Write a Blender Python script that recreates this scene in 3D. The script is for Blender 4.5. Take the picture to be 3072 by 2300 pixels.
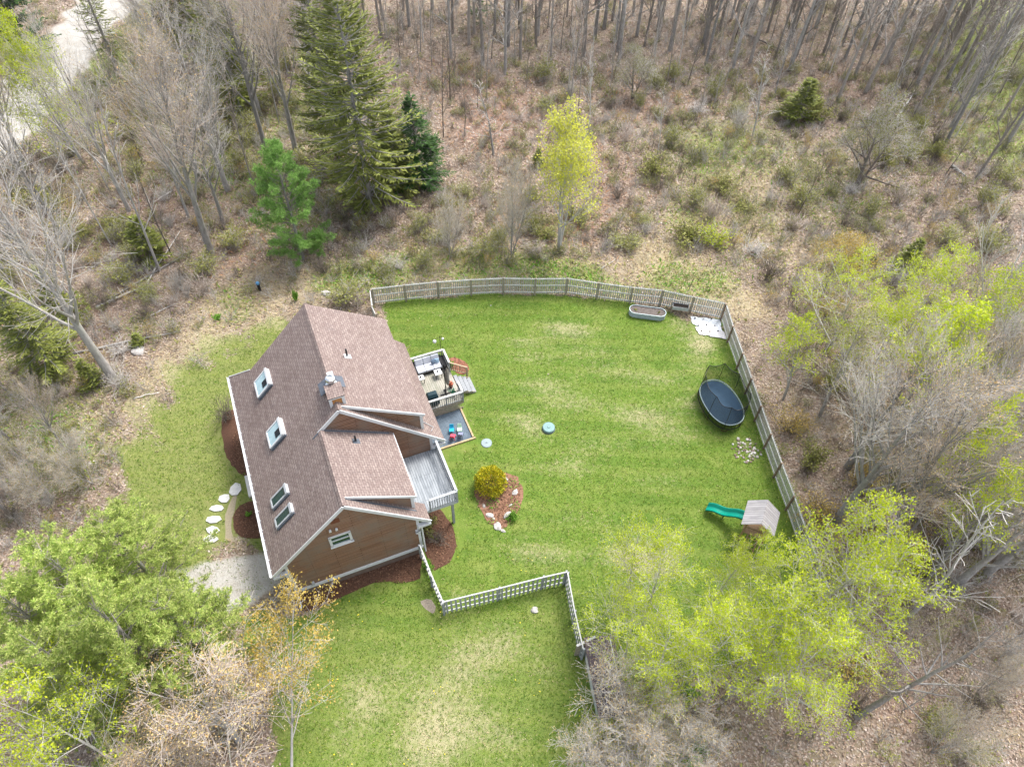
import bpy, math, random
import numpy as np
from mathutils import Vector, Matrix
random.seed(7); rng = np.random.default_rng(7)
S = bpy.context.scene
for o in list(bpy.data.objects): bpy.data.objects.remove(o)
COL = S.collection
# ------------------------------------------------------------------ camera, sky, sun
CH = 39.8; CF = 2187.44; CD = math.radians(51.72664); CR = math.radians(1.75686)
cam = bpy.data.cameras.new('camera'); co = bpy.data.objects.new('camera', cam); COL.objects.link(co)
cam.sensor_fit = 'HORIZONTAL'; cam.sensor_width = 36; cam.lens = 36 * CF / 3072
cam.clip_start = 0.5; cam.clip_end = 3000
fw = Vector((0, math.cos(CD), -math.sin(CD))); dn = Vector((0, -math.sin(CD), -math.cos(CD))); rt = Vector((1, 0, 0))
R = Matrix((rt, -dn, -fw)).transposed()
R = R @ Matrix.Rotation(CR, 3, 'Z')
co.matrix_world = Matrix.Translation((0, 0, CH)) @ R.to_4x4()
S.camera = co
SUN_AZ = math.radians(42); SUN_EL = math.radians(60)
W = bpy.data.worlds.new('World'); S.world = W; W.use_nodes = True
nt = W.node_tree; sk = nt.nodes.new('ShaderNodeTexSky'); sk.sky_type = 'NISHITA'; sk.sun_disc = False
sk.sun_elevation = SUN_EL; sk.sun_rotation = SUN_AZ; sk.air_density = 1.0; sk.dust_density = 3.0; sk.ozone_density = 1.0
bg = nt.nodes['Background']; bg.inputs[1].default_value = 0.15
hs_ = nt.nodes.new('ShaderNodeHueSaturation'); hs_.inputs['Saturation'].default_value = .45; nt.links.new(sk.outputs[0], hs_.inputs['Color']); nt.links.new(hs_.outputs[0], bg.inputs[0])
sl = bpy.data.lights.new('sun', 'SUN'); so = bpy.data.objects.new('sun', sl); COL.objects.link(so)
sl.energy = 1.6; sl.angle = math.radians(17); sl.color = (1, .95, .88)
sd = Vector((math.sin(SUN_AZ) * math.cos(SUN_EL), math.cos(SUN_AZ) * math.cos(SUN_EL), math.sin(SUN_EL)))
so.rotation_euler = sd.to_track_quat('Z', 'Y').to_euler()
S.view_settings.view_transform = 'Standard'; S.view_settings.look = 'None'
S.view_settings.exposure = 1.34; S.view_settings.gamma = 1
S.render.resolution_x = 1024; S.render.resolution_y = 766
S.cycles.max_bounces = 5; S.cycles.diffuse_bounces = 3; S.cycles.transparent_max_bounces = 12

# ------------------------------------------------------------------ layout helpers: where a photo pixel (2212 wide) lies at height z
KD = 3072 / 2212
def ray(x, y):
    a = x - 1536; b = y - 1150; cr, sr = math.cos(CR), math.sin(CR)
    u = (cr * a + sr * b) / CF; v = (-sr * a + cr * b) / CF
    c, s = math.cos(CD), math.sin(CD)
    return (u, c - v * s, -s - v * c)
def Gs(x, y, z=0.):
    d = ray(x, y); t = (z - CH) / d[2]
    return Vector((d[0] * t, d[1] * t, z))
def G(x, y, z=0.): return Gs(x * KD, y * KD, z)
def project(P):
    P = np.atleast_2d(np.asarray(P, float)); x = P[:, 0]; y = P[:, 1]; z = P[:, 2] - CH
    c, s = math.cos(CD), math.sin(CD); zc = np.maximum(y * c - z * s, .1); yc = -(y * s + z * c)
    u = CF * x / zc; v = CF * yc / zc; cr, sr = math.cos(CR), math.sin(CR)
    return np.stack([(1536 + cr * u - sr * v) / KD, (1150 + sr * u + cr * v) / KD], 1)
def height_to(bx, by, tx, ty):
    g = G(bx, by); zs = np.linspace(.3, 26, 800)
    P = project(np.stack([np.full_like(zs, g.x), np.full_like(zs, g.y), zs], 1))
    return float(zs[np.argmin(((P - np.array((tx, ty))) ** 2).sum(1))])

# ------------------------------------------------------------------ materials
MATS = {}
def lin(c): return tuple(c) + (1,) if len(c) == 3 else c
class NB:
    def __init__(s, name):
        s.m = bpy.data.materials.new(name); s.m.use_nodes = True; s.t = s.m.node_tree; s.n = s.t.nodes
        s.b = s.n['Principled BSDF']; s.b.inputs['Specular IOR Level'].default_value = .25
    def link(s, a, b): s.t.links.new(a, b)
    def node(s, ty, **kw):
        n = s.n.new(ty)
        for k, v in kw.items(): setattr(n, k, v)
        return n
    def coord(s, kind='Object', scale=None):
        c = s.node('ShaderNodeTexCoord').outputs[kind]
        if scale is not None:
            mp = s.node('ShaderNodeMapping'); mp.inputs['Scale'].default_value = scale if hasattr(scale, '__len__') else (scale,) * 3
            s.link(c, mp.inputs[0]); return mp.outputs[0]
        return c
    def noise(s, vec, scale, detail=4, rough=.6, out='Fac', dist=0):
        n = s.node('ShaderNodeTexNoise'); n.inputs['Scale'].default_value = scale; n.inputs['Detail'].default_value = detail
        n.inputs['Roughness'].default_value = rough; n.inputs['Distortion'].default_value = dist
        s.link(vec, n.inputs['Vector']); return n.outputs[out]
    def ramp(s, f, stops, interp='LINEAR'):
        r = s.node('ShaderNodeValToRGB'); r.color_ramp.interpolation = interp; e = r.color_ramp.elements
        while len(e) > 1: e.remove(e[-1])
        e[0].position = stops[0][0]; e[0].color = lin(stops[0][1])
        for p, c in stops[1:]: q = e.new(p); q.color = lin(c)
        s.link(f, r.inputs[0]); return r.outputs[0]
    def mix(s, f, a, b, mode='MIX'):
        m = s.node('ShaderNodeMix'); m.data_type = 'RGBA'; m.blend_type = mode
        if isinstance(f, (int, float)): m.inputs[0].default_value = f
        else: s.link(f, m.inputs[0])
        for k, v in ((6, a), (7, b)):
            if isinstance(v, tuple): m.inputs[k].default_value = lin(v)
            else: s.link(v, m.inputs[k])
        return m.outputs[2]
    def math(s, op, a, b=None, clamp=False):
        m = s.node('ShaderNodeMath'); m.operation = op; m.use_clamp = clamp
        for k, v in ((0, a), (1, b)):
            if v is None: continue
            if isinstance(v, (int, float)): m.inputs[k].default_value = v
            else: s.link(v, m.inputs[k])
        return m.outputs[0]
    def maprange(s, v, a, b, c=0., d=1.):
        m = s.node('ShaderNodeMapRange'); m.interpolation_type = 'SMOOTHSTEP'
        for i, q in enumerate((a, b, c, d)): m.inputs[i + 1].default_value = q
        s.link(v, m.inputs[0]); return m.outputs[0]
    def done(s, col, rough=.85, bump=None, bs=.3, bd=.02, metal=0):
        if isinstance(col, tuple): s.b.inputs['Base Color'].default_value = lin(col)
        else: s.link(col, s.b.inputs['Base Color'])
        s.b.inputs['Roughness'].default_value = rough; s.b.inputs['Metallic'].default_value = metal
        if bump is not None:
            bn = s.node('ShaderNodeBump'); bn.inputs['Strength'].default_value = bs; bn.inputs['Distance'].default_value = bd
            s.link(bump, bn.inputs['Height']); s.link(bn.outputs[0], s.b.inputs['Normal'])
        return s.m
def plain(name, c, rough=.7, var=.25, scale=6, metal=0, bump=0.):
    if name in MATS: return MATS[name]
    b = NB(name); v = b.noise(b.coord(), scale, 5)
    k = b.ramp(v, [(.25, tuple(x * (1 - var) for x in c)), (.75, tuple(min(1, x * (1 + var)) for x in c))])
    MATS[name] = b.done(k, rough, v if bump else None, bump, .01, metal); return MATS[name]
def leafmat(name, stops, trans=.25, rough=.6, objvar=.25):
    if name in MATS: return MATS[name]
    b = NB(name); g = b.node('ShaderNodeNewGeometry').outputs['Random Per Island']
    c = b.ramp(g, [(i / (len(stops) - 1), s_) for i, s_ in enumerate(stops)])
    oi = b.node('ShaderNodeObjectInfo').outputs['Random']
    n = b.noise(b.coord(), .6, 2)
    k = b.math('ADD', b.math('MULTIPLY', oi, objvar), b.maprange(n, .3, .7, 1 - objvar * .5 - .15, 1 - objvar * .5 + .15))
    hs = b.node('ShaderNodeHueSaturation'); b.link(c, hs.inputs['Color']); b.link(k, hs.inputs['Value'])
    b.done(hs.outputs[0], rough)
    tr = b.node('ShaderNodeBsdfTranslucent'); b.link(hs.outputs[0], tr.inputs[0])
    mx = b.node('ShaderNodeMixShader'); mx.inputs[0].default_value = trans
    b.link(b.b.outputs[0], mx.inputs[1]); b.link(tr.outputs[0], mx.inputs[2]); b.link(mx.outputs[0], b.n['Material Output'].inputs[0])
    MATS[name] = b.m; return b.m
def barkmat(name, a, c, scale=3):
    if name in MATS: return MATS[name]
    b = NB(name); v = b.noise(b.coord(scale=(1, 1, .35)), scale * 2, 6, .7)
    w = b.noise(b.coord(), .8, 3)
    k = b.ramp(v, [(.3, a), (.7, c)]); oi = b.node('ShaderNodeObjectInfo').outputs['Random']
    k = b.mix(b.maprange(w, .45, .65, 0, .35), k, (.27, .29, .22))
    hs = b.node('ShaderNodeHueSaturation'); b.link(k, hs.inputs['Color']); b.link(b.maprange(oi, 0, 1, .75, 1.2), hs.inputs['Value'])
    MATS[name] = b.done(hs.outputs[0], .9, v, .5, .02); return MATS[name]

def roof_mat():
    b = NB('roof_shingles'); c = b.node('ShaderNodeTexCoord').outputs['Object']
    sp = b.node('ShaderNodeSeparateXYZ'); b.link(c, sp.inputs[0])
    cb = b.node('ShaderNodeCombineXYZ'); b.link(sp.outputs[1], cb.inputs[0]); b.link(b.math('MULTIPLY', sp.outputs[0], 1.42), cb.inputs[1])
    br = b.node('ShaderNodeTexBrick'); br.inputs['Scale'].default_value = 1; br.inputs['Brick Width'].default_value = .32; br.inputs['Row Height'].default_value = .17
    br.inputs['Mortar Size'].default_value = .022; br.inputs['Mortar Smooth'].default_value = .4; br.offset = .5
    br.inputs['Color1'].default_value = (.195, .142, .124, 1); br.inputs['Color2'].default_value = (.315, .255, .224, 1); br.inputs['Mortar'].default_value = (.10, .07, .066, 1)
    nb = b.noise(c, 5, 3); 
    b.link(cb.outputs[0], br.inputs['Vector'])
    n1 = b.noise(c, .45, 5, .6); n2 = b.noise(c, 9, 3)
    k = b.mix(b.maprange(n1, .35, .7), br.outputs[0], (.86, .84, .82), 'MULTIPLY')
    k = b.mix(.35, k, b.ramp(n2, [(.3, (.13, .10, .10)), (.7, (.36, .29, .27))]))
    st = b.noise(b.coord(scale=(.25, 3, 1)), 1.2, 4)
    k = b.mix(b.maprange(st, .55, .75, 0, .35), k, (.12, .10, .105))
    return b.done(k, .95, br.outputs[1], .5, -.01)
def siding_mat():
    b = NB('cedar_siding'); c = b.node('ShaderNodeTexCoord').outputs['Object']
    sp = b.node('ShaderNodeSeparateXYZ'); b.link(c, sp.inputs[0])
    xy = b.math('ADD', sp.outputs[0], sp.outputs[1])
    cb = b.node('ShaderNodeCombineXYZ'); b.link(xy, cb.inputs[0]); b.link(sp.outputs[2], cb.inputs[1])
    br = b.node('ShaderNodeTexBrick'); br.inputs['Scale'].default_value = 1; br.inputs['Brick Width'].default_value = 2.6; br.inputs['Row Height'].default_value = .125
    br.inputs['Mortar Size'].default_value = .022; br.inputs['Mortar Smooth'].default_value = .5
    br.inputs['Color1'].default_value = (.225, .122, .082, 1); br.inputs['Color2'].default_value = (.315, .19, .135, 1); br.inputs['Mortar'].default_value = (.055, .032, .022, 1)
    b.link(cb.outputs[0], br.inputs['Vector'])
    n1 = b.noise(c, .55, 5, .6); n2 = b.noise(b.coord(scale=(1, 1, 14)), 1.5, 4)
    k = b.mix(b.maprange(n1, .4, .68, 0, .85), br.outputs[0], (.21, .17, .14))
    k = b.mix(b.maprange(n2, .4, .7, 0, .4), k, (.34, .17, .08))
    return b.done(k, .8, br.outputs[1], .6, -.012)
def boards_mat(name, c1, c2, gap, width=.14, along='y', length=3.2, stain=(.12, .12, .12)):
    b = NB(name); c = b.node('ShaderNodeTexCoord').outputs['Object']
    sp = b.node('ShaderNodeSeparateXYZ'); b.link(c, sp.inputs[0]); cb = b.node('ShaderNodeCombineXYZ')
    i, j = (1, 0) if along == 'y' else (0, 1)
    b.link(sp.outputs[i], cb.inputs[0]); b.link(sp.outputs[j], cb.inputs[1])
    br = b.node('ShaderNodeTexBrick'); br.inputs['Scale'].default_value = 1; br.inputs['Brick Width'].default_value = length; br.inputs['Row Height'].default_value = width
    br.inputs['Mortar Size'].default_value = .01; br.inputs['Color1'].default_value = lin(c1); br.inputs['Color2'].default_value = lin(c2); br.inputs['Mortar'].default_value = lin(gap)
    b.link(cb.outputs[0], br.inputs['Vector'])
    n = b.noise(b.coord(scale=(4, .6, 1) if along == 'y' else (.6, 4, 1)), 1.6, 5, .65); n2 = b.noise(c, 1.1, 3)
    k = b.mix(b.maprange(n, .42, .68, 0, .75), br.outputs[0], stain); k = b.mix(b.maprange(n2, .4, .7, 0, .3), k, c2)
    return b.done(k, .85, br.outputs[1], .4, -.01)

M_roof = roof_mat(); M_side = siding_mat()
M_white = plain('white_trim', (.60, .61, .62), .55, .06, 3)
M_trimgrey = plain('weathered_trim', (.42, .44, .46), .7, .15, 4)
M_fence = plain('weathered_fence_wood', (.42, .42, .385), .9, .35, 5, bump=.4)
M_fence2 = plain('fence_rail_wood', (.56, .56, .54), .85, .2, 5)
M_post = plain('post_wood', (.32, .28, .22), .9, .35, 5)
M_pick = plain('grey_picket_wood', (.30, .315, .33), .85, .25, 7)
M_pickw = plain('pale_rail_wood', (.52, .52, .51), .8, .15, 7)
M_black = plain('black_metal', (.02, .02, .022), .45, .2)
M_dark = plain('dark_gap', (.018, .022, .028), .7, .25, 4)
M_glass = plain('dark_glass', (.012, .05, .045), .08, .1); M_glass.node_tree.nodes['Principled BSDF'].inputs['Specular IOR Level'].default_value = .8
M_lead = plain('dark_flashing', (.10, .115, .14), .6, .35, 5)
M_steel = plain('stainless_steel', (.55, .58, .6), .28, .2, 8, metal=.9)
M_galv = plain('galvanised_steel', (.36, .42, .44), .45, .15, 8, metal=.4)
M_conc = plain('pale_stone', (.62, .61, .58), .9, .15, 5, bump=.3)
M_rock = plain('grey_rock', (.40, .38, .36), .9, .35, 4, bump=.5)
M_soil = plain('soil', (.045, .035, .03), .95, .4, 20, bump=.5)
M_wood = plain('raw_timber', (.42, .33, .2), .85, .25, 6)
M_rust = plain('rusty_brown', (.20, .08, .04), .9, .3)
M_cush = plain('light_grey_cushion', (.48, .50, .55), .9, .08, 6)
M_deck = boards_mat('deck_boards', (.36, .34, .28), (.42, .40, .35), (.10, .09, .07), stain=(.23, .24, .19))
M_balc = boards_mat('balcony_boards', (.30, .33, .36), (.38, .41, .44), (.07, .08, .09), stain=(.13, .15, .17))
M_shroof = boards_mat('weathered_roof_boards', (.38, .36, .36), (.46, .44, .45), (.12, .11, .11), .16, 'x', 5, (.27, .26, .27))
BK_grey = barkmat('grey_bark', (.20, .185, .175), (.44, .42, .40))
BK_pale = barkmat('pale_bark', (.38, .36, .34), (.62, .60, .58))
BK_dark = barkmat('dark_bark', (.09, .075, .065), (.25, .21, .185))
BK_brown = barkmat('brown_bark', (.21, .185, .165), (.42, .375, .34))
TW_grey = leafmat('grey_twigs', [(.30, .275, .25), (.50, .475, .44), (.60, .57, .535), (.40, .37, .33)], 0, .9, .2)
TW_pink = leafmat('rosy_twigs', [(.38, .30, .25), (.55, .46, .40), (.50, .47, .43)], 0, .9, .2)
TW_dark = leafmat('brown_twigs', [(.12, .10, .085), (.24, .20, .17), (.17, .15, .11)], 0, .9, .2)
TW_white = leafmat('pale_twigs', [(.42, .40, .38), (.60, .57, .54), (.50, .47, .43)], 0, .9, .15)
LF_yel = leafmat('yellow_green_leaves', [(.34, .46, .02), (.48, .58, .03), (.62, .66, .05), (.42, .54, .03)], .4)
LF_pale = leafmat('pale_yellow_leaves', [(.50, .54, .08), (.66, .66, .12), (.60, .60, .09)], .4)
LF_gold = leafmat('golden_buds', [(.42, .28, .05), (.50, .36, .09), (.34, .27, .07), (.52, .40, .12)], .25)
LF_orange = leafmat('orange_buds', [(.56, .33, .14), (.62, .45, .20), (.50, .42, .16), (.55, .46, .30)], .2)
LF_green = leafmat('fresh_green_leaves', [(.09, .24, .02), (.18, .38, .04), (.26, .42, .07)], .25)
LF_olive = leafmat('olive_brush_leaves', [(.22, .25, .05), (.33, .34, .09), (.30, .28, .10), (.19, .22, .05)], .2)
LF_spr = leafmat('spruce_needles', [(.08, .105, .022), (.19, .22, .045), (.30, .32, .075), (.14, .175, .035)], .12)
LF_sprd = leafmat('dark_spruce_needles', [(.02, .055, .015), (.045, .11, .022), (.08, .16, .03)], .1)
LF_pine = leafmat('pine_needles', [(.20, .32, .06), (.36, .48, .11), (.54, .62, .18), (.66, .69, .26)], .4)
LF_pin2 = leafmat('bright_pine_needles', [(.16, .34, .07), (.28, .48, .12), (.42, .60, .20)], .4)
LF_gld = leafmat('golden_cypress', [(.12, .16, .015), (.34, .36, .02), (.58, .52, .02), (.72, .56, .03)], .15)
LF_litter = leafmat('dead_leaves', [(.20, .13, .09), (.42, .31, .24), (.52, .43, .36), (.30, .20, .14), (.62, .54, .48)], .1, .9, 0)
LF_chip = leafmat('mulch_chips', [(.07, .035, .022), (.17, .085, .05), (.24, .14, .09), (.11, .06, .04)], 0, .9, 0)
LF_straw = leafmat('dry_straw', [(.44, .34, .18), (.58, .48, .30), (.36, .27, .15)], .15, .9, 0)
LF_fern = leafmat('dry_fern', [(.42, .22, .12), (.55, .34, .20), (.38, .24, .14)], .15, .9, 0)
LF_grass = leafmat('grass_blades', [(.045, .125, .010), (.105, .21, .014), (.175, .265, .024), (.29, .32, .06)], .2, .8, 0)
M_mulch = plain('bark_mulch', (.10, .052, .034), .95, .6, 22, bump=.8)
def gravel(name, c, d):
    b = NB(name); co_ = b.coord(); n = b.noise(co_, 14, 8, .8); n2 = b.noise(co_, 1.0, 4)
    k = b.ramp(n, [(.3, d), (.68, c)]); k = b.mix(b.maprange(n2, .35, .65, 0, .5), k, d)
    return b.done(k, .95, n, .6, .02)
M_blue = gravel('blue_grey_gravel', (.20, .25, .30), (.06, .085, .11))

# ------------------------------------------------------------------ mesh helpers
class MB:
    def __init__(s): s.v = []; s.f = []; s.mi = []; s.cur = 0
    def face(s, pts):
        i = len(s.v); s.v += [tuple(p) for p in pts]; s.f.append(list(range(i, i + len(pts)))); s.mi.append(s.cur)
    def add(s, vs, fs):
        i = len(s.v); s.v += [tuple(p) for p in vs]
        for f in fs: s.f.append([i + k for k in f]); s.mi.append(s.cur)
    def box(s, x0, x1, y0, y1, z0, z1):
        s.add([(x0, y0, z0), (x1, y0, z0), (x1, y1, z0), (x0, y1, z0), (x0, y0, z1), (x1, y0, z1), (x1, y1, z1), (x0, y1, z1)],
              [(3, 2, 1, 0), (4, 5, 6, 7), (0, 1, 5, 4), (1, 2, 6, 5), (2, 3, 7, 6), (3, 0, 4, 7)]); return s
    def bar(s, a, b, w, h, up=(0, 0, 1)):
        a = Vector(a); b = Vector(b); d = (b - a).normalized(); up = Vector(up)
        if abs(d.dot(up)) > .95: up = Vector((1, 0, 0))
        x = d.cross(up).normalized() * w / 2; y = x.cross(d).normalized() * h / 2
        s.add([a - x - y, a + x - y, a + x + y, a - x + y, b - x - y, b + x - y, b + x + y, b - x + y],
              [(0, 1, 2, 3), (7, 6, 5, 4), (1, 0, 4, 5), (2, 1, 5, 6), (3, 2, 6, 7), (0, 3, 7, 4)]); return s
    def slab(s, pts, t):
        pts = [Vector(p) for p in pts]; n = Vector((0, 0, 0))
        for i in range(len(pts)): n += pts[i].cross(pts[(i + 1) % len(pts)])
        n.normalize()
        if n.z < -.001: pts = pts[::-1]; n = -n
        k = len(pts); q = [p - n * t for p in pts]
        s.add(pts + q, [tuple(range(k)), tuple(range(2 * k - 1, k - 1, -1))] + [(i, i + k, (i + 1) % k + k, (i + 1) % k) for i in range(k)]); return s
    def tube(s, path, r, n=8, cap=True):
        path = [Vector(p) for p in path]; k = len(path); rr = r if hasattr(r, '__len__') else [r] * k; base = len(s.v); ref = None
        for i, p in enumerate(path):
            d = (path[min(i + 1, k - 1)] - path[max(i - 1, 0)]).normalized()
            if ref is None: ref = Vector((1, 0, 0)) if abs(d.x) < .8 else Vector((0, 1, 0))
            x = (ref - d * ref.dot(d)).normalized(); y = d.cross(x); ref = x
            for j in range(n):
                a = 2 * math.pi * j / n; s.v.append(tuple(p + (x * math.cos(a) + y * math.sin(a)) * rr[i]))
        for i in range(k - 1):
            for j in range(n):
                a = base + i * n + j; b = base + i * n + (j + 1) % n; s.f.append([a, b, b + n, a + n]); s.mi.append(s.cur)
        if cap:
            s.f.append([base + j for j in range(n)][::-1]); s.mi.append(s.cur)
            s.f.append([base + (k - 1) * n + j for j in range(n)]); s.mi.append(s.cur)
        return s
    def lathe(s, prof, c=(0, 0, 0), n=16, sx=1, sy=1, rot=0):
        base = len(s.v); cr, sr = math.cos(rot), math.sin(rot)
        for r, z in prof:
            for j in range(n):
                a = 2 * math.pi * j / n; x = r * math.cos(a) * sx; y = r * math.sin(a) * sy
                s.v.append((c[0] + x * cr - y * sr, c[1] + x * sr + y * cr, c[2] + z))
        for i in range(len(prof) - 1):
            for j in range(n):
                a = base + i * n + j; b = base + i * n + (j + 1) % n; s.f.append([a, b, b + n, a + n]); s.mi.append(s.cur)
        return s
    def build(s, name, mats, parent=None, bevel=0, smooth=False, loc=None):
        me = bpy.data.meshes.new(name); me.from_pydata(s.v, [], s.f); me.update()
        mats = mats if isinstance(mats, (list, tuple)) else [mats]
        for m in mats: me.materials.append(m)
        if len(mats) > 1: me.polygons.foreach_set('material_index', s.mi)
        if smooth: me.polygons.foreach_set('use_smooth', [True] * len(me.polygons))
        o = bpy.data.objects.new(name, me); COL.objects.link(o)
        if parent: o.parent = parent
        if loc is not None: o.location = loc
        if bevel:
            b = o.modifiers.new('bevel', 'BEVEL'); b.width = bevel; b.segments = 2; b.limit_method = 'ANGLE'
        return o
def mesh_np(name, V, F, mats, mi=None, smooth=False):
    me = bpy.data.meshes.new(name); V = np.asarray(V, np.float32); F = np.asarray(F, np.int32); n = len(F); k = F.shape[1]
    me.vertices.add(len(V)); me.vertices.foreach_set('co', V.ravel())
    me.loops.add(n * k); me.loops.foreach_set('vertex_index', F.ravel())
    me.polygons.add(n); me.polygons.foreach_set('loop_start', np.arange(n, dtype=np.int32) * k); me.polygons.foreach_set('loop_total', np.full(n, k, np.int32))
    for m in (mats if isinstance(mats, (list, tuple)) else [mats]): me.materials.append(m)
    if mi is not None: me.polygons.foreach_set('material_index', np.asarray(mi, np.int32))
    if smooth: me.polygons.foreach_set('use_smooth', np.ones(n, bool))
    me.update(calc_edges=True); return me
def link(name, me, parent=None, loc=None):
    o = bpy.data.objects.new(name, me); COL.objects.link(o)
    if parent: o.parent = parent
    if loc is not None: o.location = loc
    return o
def thing(name, label, cat, loc=(0, 0, 0), rz=0, group=None):
    o = bpy.data.objects.new(name, None); COL.objects.link(o); o.location = loc; o.rotation_euler = (0, 0, rz); o.empty_display_size = .3
    o['label'] = label; o['category'] = cat
    if group: o['group'] = group
    return o
def tag(o, label, cat, group=None):
    o['label'] = label; o['category'] = cat
    if group: o['group'] = group
    return o
def stuff(o, label, cat): o['label'] = label; o['category'] = cat; o['kind'] = 'stuff'; return o
def tubes(A, B, ra, rb, n):
    A = np.asarray(A, float); B = np.asarray(B, float); ra = np.asarray(ra)[:, None, None]; rb = np.asarray(rb)[:, None, None]
    d = B - A; d /= np.maximum(np.linalg.norm(d, axis=1, keepdims=True), 1e-6)
    ref = np.where(np.abs(d[:, 2:3]) < .8, np.array([[0, 0, 1.]]), np.array([[1., 0, 0]]))
    x = np.cross(d, ref); x /= np.linalg.norm(x, axis=1, keepdims=True); y = np.cross(d, x)
    a = 2 * np.pi * np.arange(n) / n; c = np.cos(a)[None, :, None]; s_ = np.sin(a)[None, :, None]
    ring = x[:, None] * c + y[:, None] * s_
    V = np.concatenate([A[:, None] + ring * ra, B[:, None] + ring * rb], 1).reshape(-1, 3)
    j = np.arange(n); f = np.stack([j, (j + 1) % n, (j + 1) % n + n, j + n], 1)
    F = (f[None] + (np.arange(len(A)) * 2 * n)[:, None, None]).reshape(-1, 4); return V, F
def quads(C, U, Wd):
    """diamond-ish quads centred C with half axes U, Wd"""
    V = np.stack([C - U, C - Wd + U * .1, C + U, C + Wd + U * .1], 1).reshape(-1, 3)
    return V, np.arange(len(C) * 4).reshape(-1, 4)
def rdir(n):
    v = rng.normal(size=(n, 3)); return v / np.linalg.norm(v, axis=1, keepdims=True)
def leaves_at(P, k, spread, size, flat=.0):
    P = np.repeat(np.asarray(P, float), k, 0); n = len(P)
    C = P + rng.normal(size=(n, 3)) * spread
    u = rdir(n); w = np.cross(u, rdir(n)); w /= np.maximum(np.linalg.norm(w, axis=1, keepdims=True), 1e-3)
    s_ = size * rng.uniform(.6, 1.4, (n, 1)); return quads(C, u * s_, w * s_ * .6)
def join(parts):
    V = []; F = []; mi = []; o = 0
    for i, (v, f, m) in enumerate(parts): V.append(v); F.append(f + o); mi.append(np.full(len(f), m)); o += len(v)
    return np.concatenate(V), np.concatenate(F), np.concatenate(mi)

# ------------------------------------------------------------------ tree makers -> (trunk mesh, crown mesh)
def perp(d):
    r = Vector((random.gauss(0, 1), random.gauss(0, 1), random.gauss(0, 1))); return (r - d * r.dot(d)).normalized()
def skeleton(h, r0, start, nl, spread, up, L1, sub=(6, 5, 4), lean=.03, fork=1, levels=3, sweep=0.):
    """returns dict level -> segments (a,b,ra,rb) and tip list"""
    seg = {i: [] for i in range(levels + 1)}; tips = []
    def grow(p, d, L, r, lev, rend):
        n = {0: 10, 1: 6, 2: 4, 3: 2}.get(lev, 2); st = L / n; pts = [p.copy()]
        wob = (.05, .13, .18, .22)[min(lev, 3)]; rs = [r]
        for i in range(n):
            d = (d + perp(d) * random.uniform(0, wob) + Vector((0, 0, 1)) * (up if lev else .03) * .5).normalized()
            p = p + d * st; pts.append(p.copy()); rs.append(r + (rend - r) * ((i + 1) / n) ** .85)
        for i in range(n): seg[lev].append((pts[i], pts[i + 1] + (pts[i + 1] - pts[i]) * .04, rs[i], rs[i + 1]))
        if lev >= levels: tips.append(pts[-1]); tips.append(pts[-2]); return pts, rs
        k = sub[lev - 1] if lev else nl
        f0 = start if lev == 0 else .2
        for j in range(k):
            t = f0 + (1 - f0) * (j + random.random()) / k; t = min(t, .98); q = t * n; i = int(q); i = min(i, n - 1); fr = q - i
            P = pts[i].lerp(pts[i + 1], fr); rr = rs[i] + (rs[i + 1] - rs[i]) * fr
            D = (pts[i + 1] - pts[i]).normalized(); a = random.uniform(.6, 1.25) * spread
            dd = (D * math.cos(a) + perp(D) * math.sin(a)); 
            if lev == 0: dd = (dd + Vector((0, 0, .1))).normalized()
            if lev == 0: LL = L1 * (1.05 - .65 * (t - f0) / (1 - f0)) * random.uniform(.7, 1.15)
            else: LL = L * random.uniform(.38, .62) * (1.1 - .5 * t)
            grow(P, dd, max(LL, .35), min(rr * random.uniform(.45, .7), .3 * r + .004 if lev else rr), lev + 1, max(.004, rr * .12))
        tips.append(pts[-1]); return pts, rs
    for f in range(fork):
        d = Vector((random.gauss(0, lean), random.gauss(0, lean), 1)).normalized()
        if fork > 1: a = 2 * math.pi * (f + random.random() * .6) / fork; d = Vector((math.cos(a) * sweep, math.sin(a) * sweep, 1)).normalized()
        grow(Vector((0, 0, -.1)), d, h * random.uniform(.85, 1) if f else h, r0 * (1 if not f else .85), 0, .012)
    return seg, tips
def segs(l, n, rmin=0.):
    return tubes([tuple(a) for a, b, c, d in l], [tuple(b) for a, b, c, d in l], [max(c, rmin) for a, b, c, d in l], [max(d, rmin) for a, b, c, d in l], n)
def broadleaf(name, bark, twig, leaf=None, leafk=2, leafs=.08, lspread=.14, tw=.0065, limb_in_trunk=True, **kw):
    sg, tips = skeleton(**kw)
    t = [segs(sg[0], 8)]
    if sg[1]: t.append(segs(sg[1], 5, tw * 1.3))
    V, F, _ = join([(v, f, 0) for v, f in t]); tm = mesh_np('trunk', V, F, bark, smooth=True)
    parts = []
    for l in range(2, len(sg)):
        if sg[l]: v, f = segs(sg[l], 3, tw if l > 2 else tw * 1.3); parts.append((v, f, 0))
    mats = [twig]
    if leaf and leafk:
        P = np.array([tuple(p) for p in tips]); v, f = leaves_at(P, leafk, lspread, leafs); parts.append((v, f, 1)); mats.append(leaf)
    V, F, mi = join(parts); cm = mesh_np('crown', V, F, mats, mi); return (tm, cm, kw['h'])
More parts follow.
